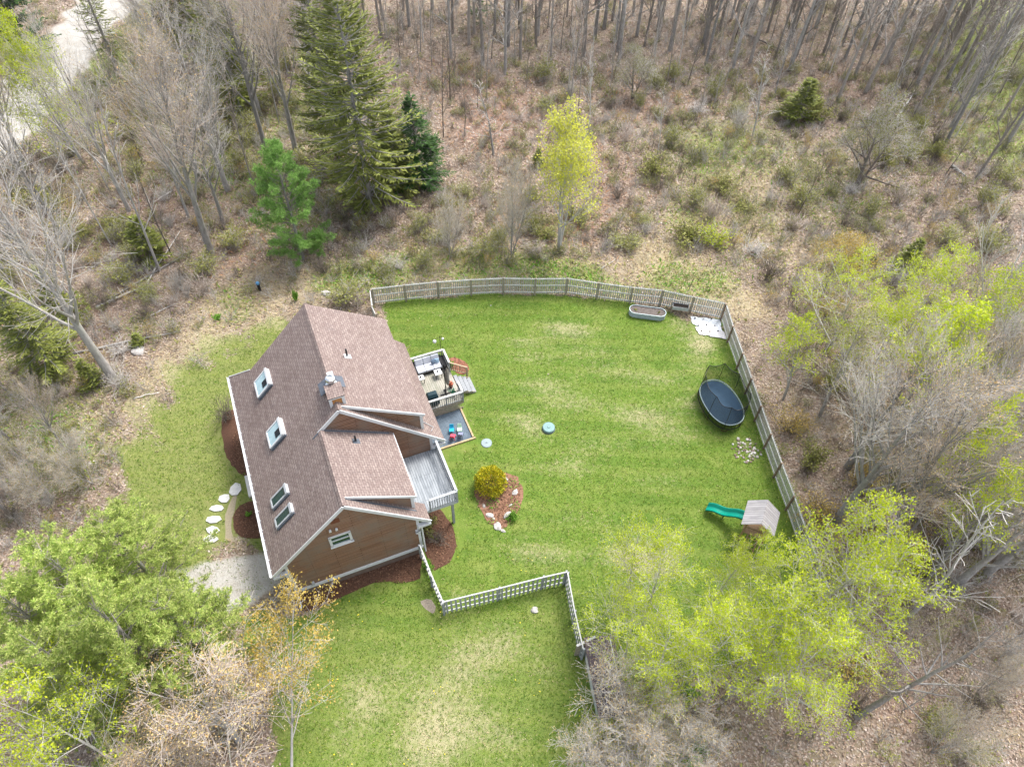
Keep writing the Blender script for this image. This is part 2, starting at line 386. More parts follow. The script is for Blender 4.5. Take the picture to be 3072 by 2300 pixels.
def spruce(h, rad, needles, bark, start=.05, dens=1., droop=.25, power=.85, dead=0):
    V0 = []; br = []; C = []; U = []; Wd = []
    z = start * h; k = 0; sg = [(Vector((0, 0, -.1 + h * i / 10)), Vector((0, 0, h * (i + 1) / 10)), h * .013 * (1 - i / 10.5), h * .013 * (1 - (i + 1) / 10.5)) for i in range(10)]
    while z < h * .985:
        f = (z / h - start) / (1 - start); L = rad * (1 - f) ** power * (.75 if f < .08 else 1) + .12
        nb = random.randint(5, 7)
        for j in range(nb):
            a = random.uniform(0, 6.283); l = L * random.uniform(.5, 1.22); e = .35 * f - droop * (1 - f) + random.uniform(-.1, .1)
            p0 = Vector((0, 0, z + random.uniform(-.15, .15))); n = 5; pts = [p0]; d = Vector((math.cos(a), math.sin(a), e))
            for i in range(n): d.z += .09; pts.append(pts[-1] + d.normalized() * l / n)
            for i in range(n): br.append((pts[i], pts[i + 1], .028 * (1 - i / n) * l / 2 + .008, .028 * (1 - (i + 1) / n) * l / 2 + .006))
            if random.random() < dead and f < .55: continue
            m = int(max(4, l / .13) * dens)
            for q in range(m):
                t = .18 + .82 * (q + random.random()) / m; i = min(int(t * n), n - 1); P = pts[i].lerp(pts[i + 1], t * n - i); D = (pts[i + 1] - pts[i]).normalized()
                sd_ = D.cross(Vector((0, 0, 1))).normalized() * (1 if random.random() < .5 else -1)
                sp = (D * random.uniform(.5, 1.1) + sd_ * random.uniform(.3, 1.2) + Vector((0, 0, random.uniform(-.35, .12)))).normalized()
                ln = (.16 + .26 * (1 - t) * min(l, 2.4) / 1.6) * random.uniform(.7, 1.3); c = P + sp * ln
                for s_ in range(2):
                    w = sp.cross(Vector((random.gauss(0, .4), random.gauss(0, .4), 1))).normalized() * random.uniform(.035, .07)
                    C.append(tuple(c)); U.append(tuple(sp * ln)); Wd.append(tuple(w))
        z += (.36 if h > 8 else .22) * random.uniform(.8, 1.2) * (1.1 - .4 * f)
    V, F, _ = join([(*segs(sg, 8), 0)]); tm = mesh_np('trunk', V, F, bark, smooth=True)
    v1, f1 = segs(br, 3); v2, f2 = quads(np.array(C), np.array(U), np.array(Wd))
    V, F, mi = join([(v1, f1, 0), (v2, f2, 1)]); return tm, mesh_np('crown', V, F, [BK_grey, needles], mi), h
def pine(h, rad, needles, start=.15, nw=None, blades=11, bl=.17, tuftd=1.):
    br = []; T = []; TD = []; z = start * h
    sg = [(Vector((0, 0, -.1 + h * i / 10)), Vector((0, 0, h * (i + 1) / 10)), h * .015 * (1 - i / 10.5), h * .015 * (1 - (i + 1) / 10.5)) for i in range(10)]
    while z < h * .99:
        f = (z / h - start) / (1 - start); L = rad * (1 - f) ** .6 * (.6 + .4 * min(1, f / .25)) + .15
        for j in range(random.randint(4, 6)):
            a = random.uniform(0, 6.283); l = L * random.uniform(.6, 1.15); d = Vector((math.cos(a), math.sin(a), .05 + .6 * f + random.uniform(-.1, .15))); pts = [Vector((0, 0, z))]; n = 4
            for i in range(n): d = (d + Vector((0, 0, .1)) + perp(d) * .12); pts.append(pts[-1] + d.normalized() * l / n)
            for i in range(n): br.append((pts[i], pts[i + 1], .02 * (1 - i / n) * l / 2 + .01, .02 * (1 - (i + 1) / n) * l / 2 + .008))
            m = int(max(3, l * 5.0) * tuftd)
            for q in range(m):
                t = .3 + .7 * (q + random.random()) / m; i = min(int(t * n), n - 1); P = pts[i].lerp(pts[i + 1], t * n - i); D = (pts[i + 1] - pts[i]).normalized()
                dd = (D * .8 + perp(D) * random.uniform(.3, 1) + Vector((0, 0, .25))).normalized(); ll = random.uniform(.15, .2 + .28 * l * (1 - t) + .15)
                e = P + dd * ll; br.append((P, e, .007, .005)); T.append(tuple(e)); TD.append(tuple((dd + Vector((0, 0, .4))).normalized()))
                T.append(tuple(P.lerp(e, .5))); TD.append(tuple(dd))
        z += .5 * random.uniform(.8, 1.2) * (h / 12) ** .3
    T = np.repeat(np.array(T), blades, 0); TD = np.repeat(np.array(TD), blades, 0); n = len(T)
    d = TD * .55 + rdir(n) * .8; d /= np.linalg.norm(d, axis=1, keepdims=True); L = bl * rng.uniform(.7, 1.2, (n, 1)); w = np.cross(d, rdir(n)); w /= np.linalg.norm(w, axis=1, keepdims=True)
    v2, f2 = quads(T + d * L * .5, d * L * .55, w * .0145)
    V, F, _ = join([(*segs(sg, 8), 0)]); tm = mesh_np('trunk', V, F, BK_grey, smooth=True)
    v1, f1 = segs(br, 3); V, F, mi = join([(v1, f1, 0), (v2, f2, 1)]); return tm, mesh_np('crown', V, F, [BK_brown, needles], mi), h
def bush(name, h, rad, n, twig, leaf=None, leafk=3, leafs=.05, tw=.008):
    A = []; T = []
    for i in range(n):
        a = random.uniform(0, 6.283); s_ = random.uniform(.1, 1) * rad; p = Vector((random.gauss(0, .12), random.gauss(0, .12), -.05)); d = Vector((math.cos(a) * s_ / h, math.sin(a) * s_ / h, 1)).normalized(); L = h * random.uniform(.6, 1.1)
        for k in range(4):
            d2 = (d + perp(d) * .16).normalized(); q = p + d2 * L / 4; r = tw * (2.2 - k * .4); A.append((p, q, r, r * .8))
            if k:
                for m in range(3):
                    dd = (d2 + perp(d2) * random.uniform(.4, 1)).normalized(); e = p.lerp(q, random.random()); l2 = random.uniform(.15, .4) * h; A.append((e, e + dd * l2, tw, tw * .6)); T.append(e + dd * l2); T.append(e + dd * l2 * .6)
            p = q; d = d2
        T.append(p)
    v, f = segs(A, 3); parts = [(v, f, 0)]; mats = [twig]
    if leaf: v, f = leaves_at([tuple(t) for t in T], leafk, .07 * h ** .5, leafs); parts.append((v, f, 1)); mats.append(leaf)
    V, F, mi = join(parts); return mesh_np(name, V, F, mats, mi)

PR = {}
PR['maple'] = [broadleaf('maple', BK_grey, TW_grey, LF_orange, 1, .03, h=15, r0=.30, start=.26, nl=20, spread=.68, up=.13, L1=7.6, sub=(9, 8, 6)),
               broadleaf('maple', BK_grey, TW_pink, LF_orange, 1, .035, h=15, r0=.27, start=.28, nl=19, spread=.62, up=.15, L1=7, sub=(9, 8, 6)),
               broadleaf('maple', BK_grey, TW_grey, h=14, r0=.24, start=.3, nl=18, spread=.62, up=.13, L1=6.4, sub=(9, 7, 6))]
PR['woods'] = [broadleaf('woods', b_, t_, h=21, r0=r_, start=s_ - .2, nl=26, spread=.75, up=.08, L1=l_, sub=(6, 5, 3), lean=.02) for b_, t_, r_, s_, l_ in
               ((BK_brown, TW_grey, .21, .42, 3.6), (BK_grey, TW_grey, .18, .34, 3.2), (BK_brown, TW_pink, .16, .38, 3.4), (BK_grey, TW_dark, .20, .46, 4.0), (BK_brown, TW_dark, .15, .3, 2.8))]
PR['pole'] = [broadleaf('pole', b_, t_, h=10, r0=.075, start=.22, nl=16, spread=.65, up=.1, L1=2.2, sub=(5, 4), levels=2, tw=.009) for b_, t_ in ((BK_grey, TW_grey), (BK_dark, TW_dark), (BK_pale, TW_white), (BK_brown, TW_pink))]
PR['yellow'] = [broadleaf('yellow', BK_pale, TW_white, LF_yel, 5, .056, .11, h=12, r0=.15, start=.1, nl=18, spread=.95, up=.08, L1=6.0, sub=(8, 6, 4)),
                broadleaf('yellow', BK_pale, TW_white, LF_yel, 5, .055, .11, h=11, r0=.13, start=.1, nl=17, spread=.95, up=.1, L1=5.4, sub=(8, 6, 4))]
PR['thinyellow'] = [broadleaf('thinyellow', BK_grey, TW_grey, LF_yel, 3, .07, .12, h=11, r0=.15, start=.2, nl=14, spread=.7, up=.12, L1=4.4, sub=(7, 6, 4)),
                    broadleaf('thinyellow', BK_grey, TW_pink, LF_olive, 1, .06, .14, h=10, r0=.13, start=.2, nl=13, spread=.7, up=.12, L1=4, sub=(7, 6, 4))]
PR['paleyellow'] = [broadleaf('paleyellow', BK_pale, TW_white, LF_pale, 3, .065, .18, h=9, r0=.11, start=.25, nl=14, spread=.6, up=.16, L1=3.6, sub=(6, 5, 4), fork=3, sweep=.12)]
PR['golden'] = [broadleaf('golden', BK_grey, TW_grey, LF_gold, 6, .06, .2, h=9, r0=.10, start=.25, nl=13, spread=.95, up=.06, L1=4.2, sub=(6, 5, 3))]
PR['orange'] = [broadleaf('orange', BK_grey, TW_pink, LF_orange, 2, .034, .14, h=9, r0=.13, start=.08, nl=26, spread=.85, up=.1, L1=5.2, sub=(10, 8, 5), tw=.008)]
PR['greybush'] = [broadleaf('greybush', BK_grey, TW_grey, LF_orange, 1, .03, .08, h=6.5, r0=.08, start=.08, nl=18, spread=.8, up=.12, L1=3.8, sub=(8, 7, 5), fork=3, sweep=.4, tw=.006)]
PR['pale'] = [broadleaf('pale', BK_pale, TW_white, h=13, r0=.24, start=.12, nl=9, spread=.5, up=.12, L1=8, sub=(8, 6, 4), tw=.011)]
PR['apple'] = [broadleaf('apple', BK_dark, TW_grey, LF_olive, 1, .045, .1, h=4.6, r0=.16, start=.2, nl=12, spread=1.1, up=.03, L1=3.4, sub=(9, 8, 5), fork=2, sweep=.35)]
PR['spruce'] = [spruce(19, 5.2, LF_spr, BK_grey, .04, 1.25, power=.66, dead=.16), spruce(18, 3.6, LF_spr, BK_grey, .08, 1.1)]
PR['darkspruce'] = [spruce(12, 2.5, LF_sprd, BK_dark, .04, 1.3), spruce(11, 2.0, LF_sprd, BK_dark, .1, .8, dead=.4)]
PR['smallspruce'] = [spruce(3.4, 1.15, LF_spr, BK_dark, .02, 1.5), spruce(4.5, 1.5, LF_spr, BK_dark, .02, 1.5)]
PR['ragged'] = [spruce(17, 3.0, LF_spr, BK_grey, .2, .8, dead=.45)]
PR['pine'] = [pine(13, 4.3, LF_pine, .08, blades=15, bl=.17, tuftd=1.7), pine(12, 4.0, LF_pine, .08, blades=15, bl=.17, tuftd=1.7)]
PR['brightpine'] = [pine(9.5, 3.3, LF_pin2, .04, blades=13, bl=.18, tuftd=2.4)]

# labels are set per placement; repeats share mesh data
def place(kind, vi, loc, h, label, cat='tree', group=None, name='bare_tree', rz=None, sxy=None, tilt=(0, 0)):
    tm, cm, h0 = PR[kind][vi % len(PR[kind])]; s_ = h / h0
    r = thing(name, label, cat, loc, random.uniform(0, 6.28) if rz is None else rz, group)
    r.rotation_euler = (tilt[0], tilt[1], r.rotation_euler.z); w = s_ if sxy is None else sxy; r.scale = (w, w, s_)
    link('trunk', tm, r); link('crown', cm, r); return r
#SETTING
# ------------------------------------------------------------------ ground: one dense sheet, zones by soft weights
def gp(pts): return np.array([tuple(G(*p))[:2] for p in pts])
def sdist(P, poly):
    d = np.full(len(P), 1e9); ins = np.zeros(len(P), bool); n = len(poly)
    for i in range(n):
        a = poly[i]; b = poly[(i + 1) % n]; e = b - a; w = P - a
        t = np.clip((w @ e) / max(e @ e, 1e-9), 0, 1); d = np.minimum(d, np.hypot(*(w - t[:, None] * e).T))
        c = ((a[1] <= P[:, 1]) & (b[1] > P[:, 1])) | ((b[1] <= P[:, 1]) & (a[1] > P[:, 1]))
        with np.errstate(divide='ignore', invalid='ignore'): xx = a[0] + (P[:, 1] - a[1]) * e[0] / (e[1] if abs(e[1]) > 1e-9 else 1e-9)
        ins ^= c & (P[:, 0] < xx)
    return np.where(ins, -d, d)
def soft(P, poly, w): return np.clip(.5 - (sdist(P, gp(poly)) + .35 * w * (np.sin(P[:, 0] * 1.1 + 2 * np.sin(P[:, 1] * .5)) + np.cos(P[:, 1] * 1.7 + 1.5 * np.sin(P[:, 0] * .8)) + .6 * np.sin(P[:, 0] * 3.1 + P[:, 1] * 2.3))) / (2 * w), 0, 1)
def blob(P, x, y, r, k=1., asp=1.):
    c = G(x, y); return k * np.exp(-(((P[:, 0] - c.x) / r) ** 2 + ((P[:, 1] - c.y) / (r * asp)) ** 2))
LAWN_BACK = [(812, 655), (920, 640), (1100, 632), (1230, 638), (1400, 660), (1500, 690), (1556, 690), (1610, 800), (1650, 900), (1700, 1030), (1745, 1165), (1800, 1300), (1700, 1420), (1500, 1450), (1330, 1480), (1260, 1540), (1250, 1620), (1220, 1760), (560, 1760), (600, 1600), (590, 1480), (545, 1410), (515, 1335), (590, 1312), (655, 1325), (730, 1290), (900, 1100), (960, 900), (840, 720)]
LAWN_LEFT = [(640, 690), (560, 705), (480, 730), (410, 775), (340, 840), (300, 920), (275, 1000), (255, 1080), (250, 1130), (290, 1190), (380, 1240), (430, 1240), (480, 1200), (570, 1190), (590, 1230), (640, 1000), (700, 720)]
DRIVE = [(418, 1228), (470, 1206), (540, 1192), (600, 1200), (610, 1255), (545, 1290), (510, 1312), (440, 1345), (380, 1370), (300, 1400), (240, 1420), (250, 1300), (350, 1250)]
ROAD = [(330, -60), (300, 5), (262, 45), (205, 110), (168, 170), (120, 235), (60, 290), (-60, 400), (-200, 470), (-240, 330), (-60, 230), (40, 140), (90, 80), (170, 10), (210, -60)]
MEADOW = [(2050, -200), (2075, 20), (2000, 120), (2080, 200), (2100, 330), (2400, 460), (2700, 300), (2500, -200)]
VERGE = [(330, -60), (420, -60), (380, 30), (330, 90), (270, 160), (180, 210), (170, 170), (215, 108), (300, 5)]
xs = np.concatenate([[-900, -400, -200, -130], np.arange(-95, 95.1, .45), [130, 200, 400, 900]])
ys = np.concatenate([[-900, -300, -100, -40], np.arange(-10, 125.1, .45), [160, 250, 450, 1200]])
X, Y = np.meshgrid(xs, ys); P = np.stack([X.ravel(), Y.ravel()], 1); nx = len(xs); ny = len(ys)
wl = np.maximum(soft(P, LAWN_BACK, .5), soft(P, LAWN_LEFT, 2.0)); wg = soft(P, DRIVE, .5); wr = soft(P, ROAD, 1.0)
straw = np.zeros(len(P)); red = np.zeros(len(P)); weed = np.zeros(len(P)); dull = np.zeros(len(P))
straw += .75 * soft(P, [(260, 830), (340, 760), (480, 600), (620, 560), (720, 570), (660, 680), (560, 710), (410, 775), (330, 850), (290, 950)], 1.5)
for a in [(1215,704,2.6,0.55,0.24), (1240,722,2.4,0.49,0.30), (1130,738,2.2,0.49,0.30), (1290,760,3.0,0.42,0.27), (1140,772,2.6,0.42,0.30), (1320,800,2.6,0.42,0.30), (1160,830,2.6,0.37,0.30), (1420,820,2.2,0.42,0.38), (1250,870,3.0,0.37,0.30), (1100,905,2.0,0.42,0.38), (1380,900,2.5,0.42,0.33), (1300,960,3.0,0.30,0.30), (1480,940,2.4,0.37,0.38), (1180,1010,2.6,0.37,0.30), (1420,1040,2.6,0.37,0.38), (1250,1120,3.0,0.37,0.30), (1130,1190,2.0,0.42,0.45), (1380,1200,2.5,0.61,0.38), (1210,1200,2.2,0.37,0.45), (960,680,1.5,0.30,0.45), (1500,870,1.6,0.49,0.60), (1150, 930, 1.1, .5), (1250, 1000, 1.6, .3), (1380, 1210, 1.4, .5), (1440, 1230, 1.4, .45), (1470, 700, 1.6, .5), (1520, 742, 1.0, .75), (1200, 850, 2.5, .22),
          (1620, 970, .9, .5), (930, 1510, 1.6, .4), (800, 1520, 1.0, .45), (1010, 1430, 1.8, .6), (1100, 1390, 1.4, .5), (900, 1620, 2, .5), (1030, 1560, 1.2, .4), (1400, 900, 2.4, .25), (1060, 1100, .7, .5), (1500, 780, 1.8, .4), (1000, 870, .7, .4), (990, 1290, 1, .4),
          (760, 1480, 1.2, .4), (850, 1440, 1.5, .35), (1180, 1450, 1, .4), (960, 1600, 1.5, .4), (740, 1600, 1.5, .4), (1100, 1600, 1.3, .45), (700, 1380, 1.2, .35), (520, 1150, .8, .4), (440, 1160, .9, .55), (360, 1130, 1.4, .4), (300, 1180, 1, .4), (500, 900, 1.5, .2), (400, 950, 1.5, .2), (360, 850, 1.5, .3)]: straw += blob(P, *a)
for a in [(1560, 640, 2, .9), (1620, 665, 1.6, .9), (1490, 600, 2, .55), (1350, 590, 2.2, .5), (1440, 540, 3, .7), (1500, 480, 3, .5), (1640, 500, 3, .55), (1420, 560, 2, .6), (1750, 560, 3, .5), (1560, 420, 4, .45), (1860, 560, 3, .45), (1250, 560, 2, .4), (1100, 590, 3, .4), (960, 560, 2, .5), (1640, 400, 4, .5), (1200, 500, 3, .3), (900, 590, 3, .45)]: straw += blob(P, *a)
for a in [(1260, 480, 3, .8), (1310, 400, 3.5, .6), (1100, 230, 6, .5), (950, 150, 7, .4), (1040, 300, 4, .5), (1280, 340, 3, .5), (330, 440, 5, .45), (250, 520, 4, .5), (1830, 180, 6, .5), (1400, 220, 6, .5), (520, 560, 3, .5), (1950, 1500, 3, .5), (1850, 1380, 3, .3), (1100, 450, 3, .3), (200, 700, 4, .5), (2000, 400, 4, .4), (600, 440, 3, .4)]: red += blob(P, *a)
for a in [(640, 250, 6, .6), (350, 250, 5, .5), (150, 420, 5, .4), (1450, 600, 2.0, 1.3), (1170, 585, 2.6, 1.1), (1540, 620, 1.8, 1.), (1270, 600, 1.8, 1.), (900, 560, 2.5, .6), (830, 600, 2.2, .7), (700, 610, 2, .6), (500, 640, 2.2, .55), (520, 680, 1.5, .5), (1050, 560, 2.5, .6), (1350, 630, 1.5, .6), (1000, 590, 2, .55), (760, 590, 2, .7), (440, 350, 5, .6), (560, 400, 4, .5), (250, 180, 5, .5), (1480, 470, 3, .6), (1600, 300, 6, .5), (1800, 400, 6, .45), (1950, 300, 6, .4), (1500, 350, 5, .5), (1300, 1480, 1.5, .6), (1280, 1600, 3, .9), (1450, 1480, 3, .5), (1600, 560, 3, .4), (60, 900, 5, .5), (150, 1000, 4, .5), (300, 700, 2, .5), (1800, 640, 3, .4), (2100, 1000, 5, .4), (750, 430, 5, .5), (600, 500, 3, .4), (1650, 480, 3, .35), (1850, 500, 4, .3)]: weed += blob(P, *a)
weed += .95 * soft(P, MEADOW, 3) + .9 * soft(P, VERGE, 1.2)
dull += .8 * soft(P, [(700, 650), (480, 700), (200, 800), (180, 1300), (560, 1260), (700, 900)], 2) + .35 * soft(P, [(640, 1330), (1250, 1300), (1260, 1760), (500, 1760)], 1.5)
V = np.stack([P[:, 0], P[:, 1], np.zeros(len(P))], 1)
I = np.arange(nx * ny).reshape(ny, nx); F = np.stack([I[:-1, :-1], I[:-1, 1:], I[1:, 1:], I[1:, :-1]], -1).reshape(-1, 4)
def ground_mat():
    b = NB('ground_cover'); c = b.coord(); a1 = b.node('ShaderNodeAttribute', attribute_name='zone_a'); a2 = b.node('ShaderNodeAttribute', attribute_name='zone_b')
    s1 = b.node('ShaderNodeSeparateColor'); s2 = b.node('ShaderNodeSeparateColor'); b.link(a1.outputs[0], s1.inputs[0]); b.link(a2.outputs[0], s2.inputs[0])
    nb = b.noise(c, .9, 6, .65); nm = b.noise(c, 3.2, 5, .7); nf = b.noise(c, 13, 5, .75); nl = b.noise(c, .16, 4, .6); vf = b.noise(c, 30, 4, .8)
    vor = b.node('ShaderNodeTexVoronoi'); vor.inputs['Scale'].default_value = 9; b.link(c, vor.inputs['Vector'])
    vb = b.node('ShaderNodeSeparateColor'); b.link(vor.outputs['Color'], vb.inputs[0])
    def w(s_, lo=.35, hi=.65, k=.5, n=nm): return b.maprange(b.math('ADD', s_, b.math('MULTIPLY', b.math('SUBTRACT', n, .5), k)), lo, hi)
    lit = b.ramp(vb.outputs[0], [(0, (.14, .10, .08)), (.35, (.25, .18, .145)), (.65, (.36, .28, .235)), (.9, (.48, .40, .35)), (1, (.62, .56, .5))])
    lit = b.mix(b.maprange(nf, .35, .65, .15, .7), lit, (.25, .195, .15)); lit = b.mix(b.maprange(nb, .4, .65, 0, .45), lit, (.25, .22, .11))
    redc = b.ramp(nf, [(.3, (.22, .13, .10)), (.7, (.46, .30, .24))]); col = b.mix(b.math('MULTIPLY', w(s2.outputs[0], .2, .7, .8, nb), .7), lit, redc)
    st = b.ramp(nf, [(.3, (.30, .24, .14)), (.5, (.46, .40, .25)), (.72, (.62, .55, .40))])
    wd = b.ramp(nf, [(.3, (.12, .17, .035)), (.5, (.23, .29, .07)), (.72, (.38, .43, .14))]); col = b.mix(b.math('MULTIPLY', w(s2.outputs[1], .25, .75, .9, nm), .85), col, wd)
    lw = b.ramp(nf, [(.25, (.035, .095, .007)), (.45, (.085, .18, .012)), (.6, (.155, .26, .022)), (.8, (.33, .39, .09))])
    lw = b.mix(b.maprange(nb, .3, .7, 0, .5), lw, (.16, .235, .028)); lw = b.mix(b.maprange(nl, .4, .6, 0, .5), lw, (.075, .17, .012)); lw = b.mix(b.maprange(b.noise(c, .7, 4, .6), .52, .7, 0, .5), lw, (.06, .15, .01)); lw = b.mix(b.maprange(nm, .52, .72, 0, .5), lw, (.30, .32, .10)); lw = b.mix(b.maprange(b.noise(c, .38, 6, .7), .5, .68, 0, .5), lw, (.26, .30, .075))
    dl = b.ramp(nf, [(.3, (.17, .18, .05)), (.7, (.33, .33, .13))]); lw = b.mix(b.math('MULTIPLY', s2.outputs[2], b.maprange(nm, .3, .7, .55, 1.)), lw, dl)
    sy = b.node('ShaderNodeSeparateXYZ'); b.link(c, sy.inputs[0]); wv = b.math('SINE', b.math('ADD', b.math('MULTIPLY', sy.outputs[1], 4.6), b.math('MULTIPLY', nb, 3.0)))
    lw = b.mix(b.math('MULTIPLY', b.maprange(wv, -.4, .8), b.maprange(nl, .35, .65, .1, .34)), lw, (.27, .31, .07)); lw = b.mix(.1, lw, (.22, .19, .12)); lwf = w(s1.outputs[0], .36, .64, 1.1, nm); col2 = b.mix(lwf, col, lw)
    sf = b.math('MULTIPLY', w(s1.outputs[1], .2, 1.05, 1.3, nm), .8); col2 = b.mix(sf, col2, st)
    gr = b.ramp(nf, [(.25, (.24, .22, .185)), (.5, (.42, .395, .355)), (.75, (.62, .60, .56))]); gr = b.mix(b.maprange(nb, .42, .62, 0, .75), gr, (.50, .49, .465)); gr = b.mix(b.maprange(nm, .55, .7, 0, .4), gr, (.30, .26, .19))
    col2 = b.mix(w(s1.outputs[2], .3, .7, .6, nm), col2, gr)
    col2 = b.mix(b.maprange(vf, .3, .7, .25, 0), col2, (.05, .045, .03))
    return b.done(col2, .95, nf, .7, .06)
GM = ground_mat()
ZA = np.stack([wl, np.clip(straw, 0, 1), np.maximum(wg, wr), np.ones(len(P))], 1); ZB = np.stack([np.clip(red, 0, 1), np.clip(weed, 0, 1), np.clip(dull, 0, 1), np.ones(len(P))], 1)
fc = {k: v[F].mean(1) for k, v in (('l', wl), ('g', wg), ('r', wr))}
kind = np.where(fc['r'] > .5, 3, np.where(fc['g'] > .5, 2, np.where(fc['l'] > .5, 1, 0)))
for k, nm in enumerate(('ground', 'lawn', 'driveway', 'road')):
    f = F[kind == k]; u, inv = np.unique(f, return_inverse=True); me = mesh_np(nm, V[u], inv.reshape(-1, 4), GM)
    for an, Z in (('zone_a', ZA), ('zone_b', ZB)):
        at = me.color_attributes.new(an, 'FLOAT_COLOR', 'POINT'); at.data.foreach_set('color', Z[u].astype(np.float32).ravel())
    o = link(nm, me); o['kind'] = 'structure'
# zone lookup for scattering
def zval(arr, Q):
    i = np.clip(np.round((Q[:, 0] + 95) / .45).astype(int) + 4, 0, nx - 1); j = np.clip(np.round((Q[:, 1] + 10) / .45).astype(int) + 4, 0, ny - 1)
    return arr.reshape(ny, nx)[j, i]
def scatter(n, box, cond=None):
    Q = np.stack([rng.uniform(box[0], box[1], n), rng.uniform(box[2], box[3], n)], 1)
    return Q if cond is None else Q[cond(Q)]
def inview(Q, m=320):
    p = project(np.c_[Q, np.zeros(len(Q))]); return (p[:, 0] > -m) & (p[:, 0] < 2212 + m) & (p[:, 1] > -m) & (p[:, 1] < 1656 + m)
# ------------------------------------------------------------------ house (local axes: x across to the right, y along the ridge to the rear)
HX, HY, HYAW = -11.516, 15.688, math.radians(23.605)
house = thing('house', 'brown cedar house with reddish shingle roof, four skylights and white trim', 'house', (HX, HY, 0), HYAW)
HC, HS = math.cos(HYAW), math.sin(HYAW)
def hw(u, v, z=0.): return Vector((HX + HC * u - HS * v, HY + HS * u + HC * v, z))
ML = 1.007; MRt = 1.051; UR, ZR = 3.748, 8.165; U2, Z2 = 4.92, 9.345; UE_, WF = -.719, 7.249; V2 = 4.79; LL = 12.823; WB = 9.6
def zl(u): return ZR + ML * (u - UR)
def zr(u): return ZR - MRt * (u - UR)
def zr2(u): return Z2 - MRt * (u - U2)
OV = .12
wall = MB()
T_ = .22  # roof thickness clearance
def gpoly(v, pts): wall.face([(u, v, z) for u, z in pts])
gpoly(0, [(0, .87), (WF, .87), (WF, zr(WF) - T_), (UR, ZR - T_), (0, zl(0) - T_)])
wall.face([(0, 0, .87), (0, 0, zl(0) - T_), (0, LL - .1, zl(0) - T_), (0, LL - .1, .87)])
wall.face([(WF, 0, .87), (WF, V2, .87), (WF, V2, zr(WF) - T_), (WF, 0, zr(WF) - T_)])
gpoly(V2, [(WF - .5, .3), (WB, .3), (WB, zr2(WB) - T_), (U2, Z2 - T_), (UR - .6, zl(UR - .6) - T_), (UR - .6, 6)])
wall.face([(WB, V2, .3), (WB, LL - .1, .3), (WB, LL - .1, zr2(WB) - T_), (WB, V2, zr2(WB) - T_)])
gpoly(LL - .1, [(0, .3), (WB, .3), (WB, zr2(WB) - T_), (U2, Z2 - T_), (0, zl(0) - T_)])
# cheeks of the two long dormers
DE = 9.4; DZ = 6.35
def zd(u): return Z2 + (DZ - Z2) * (u - U2) / (DE - U2)
wall.face([(U2 + .1, V2 + .32, Z2 - .2), (DE - .12, V2 + .32, zr2(DE - .12) - .1), (DE - .12, V2 + .32, zd(DE - .12) - .12), (U2 + .1, V2 + .32, Z2 - .14)])
wall.face([(DE - .12, V2 + .32, zr2(DE - .12) - .1), (DE - .12, LL - .15, zr2(DE - .12) - .1), (DE - .12, LL - .15, zd(DE - .12) - .12), (DE - .12, V2 + .32, zd(DE - .12) - .12)])
gpoly(LL - .14, [(U2, Z2 - .3), (DE - .12, zr2(DE - .12) - .1), (DE - .12, zd(DE - .12) - .12)])
FE = 7.42; FZ = 5.93; FV = .45
def zf(u): return ZR + (FZ - ZR) * (u - UR) / (FE - UR)
wall.face([(UR + .1, FV + .1, ZR - .2), (FE - .15, FV + .1, zr(FE - .15) - .1), (FE - .15, FV + .1, zf(FE - .15) - .12), (UR + .1, FV + .1, ZR - .14)])
wall.face([(FE - .15, FV + .1, 2.9), (FE - .15, V2, 2.9), (FE - .15, V2, zf(FE - .15) - .12), (FE - .15, FV + .1, zf(FE - .15) - .12)])
wall.build('wall', M_side, house)
fd = MB(); fd.box(.03, WF - .03, .03, V2, 0, .84); fd.box(.03, WB - .03, V2 + .03, LL - .15, 0, .3); fd.build('foundation', plain('dark_foundation', (.16, .115, .09), .95, .3, 6), house)
# roof planes
rf = MB()
E0 = -OV
zE = zl(UE_)
rf.slab([(UE_, E0, zE), (UR, E0, ZR), (UR, V2 - .1, ZR), (UE_, V2 - .1, zE)], .16)
rf.slab([(UE_, V2 - .1, zE), (U2, V2 - .1, Z2), (U2, LL, Z2), (UE_ + 1.49, LL, zl(UE_ + 1.49)), (UE_, LL + 1.29, zE)], .161)
rf.slab([(UR, E0, ZR), (7.903, E0, zr(7.903)), (7.903, FV + .05, zr(7.903)), (UR, FV + .05, ZR)], .16)
rf.slab([(UR + .6, FV + .05, zr(UR + .6) - .004), (7.903, FV + .05, zr(7.903)), (7.903, .95, zr(7.903)), (UR + .6, .95, zr(UR + .6) - .004)], .14)
rf.slab([(UR, FV - .05, ZR + .012), (FE, FV - .05, FZ + .012), (FE, V2 - .01, FZ + .012), (UR, V2 - .01, ZR + .012)], .15)
rf.slab([(U2, V2 - .1, Z2), (10.364, V2 - .1, zr2(10.364)), (10.364, V2 + .4, zr2(10.364)), (U2, V2 + .4, Z2)], .16)
rf.slab([(DE - 1.2, V2 + .4, zr2(DE - 1.2)), (10.364, V2 + .4, zr2(10.364)), (10.364, LL, zr2(10.364)), (DE - 1.2, LL, zr2(DE - 1.2))], .16)
rf.slab([(U2, V2 + .2, Z2 + .012), (DE, V2 + .2, DZ + .012), (DE, LL, DZ + .012), (U2, LL, Z2 + .012)], .15)
roof = rf.build('roof', M_roof, house)
cp = MB()
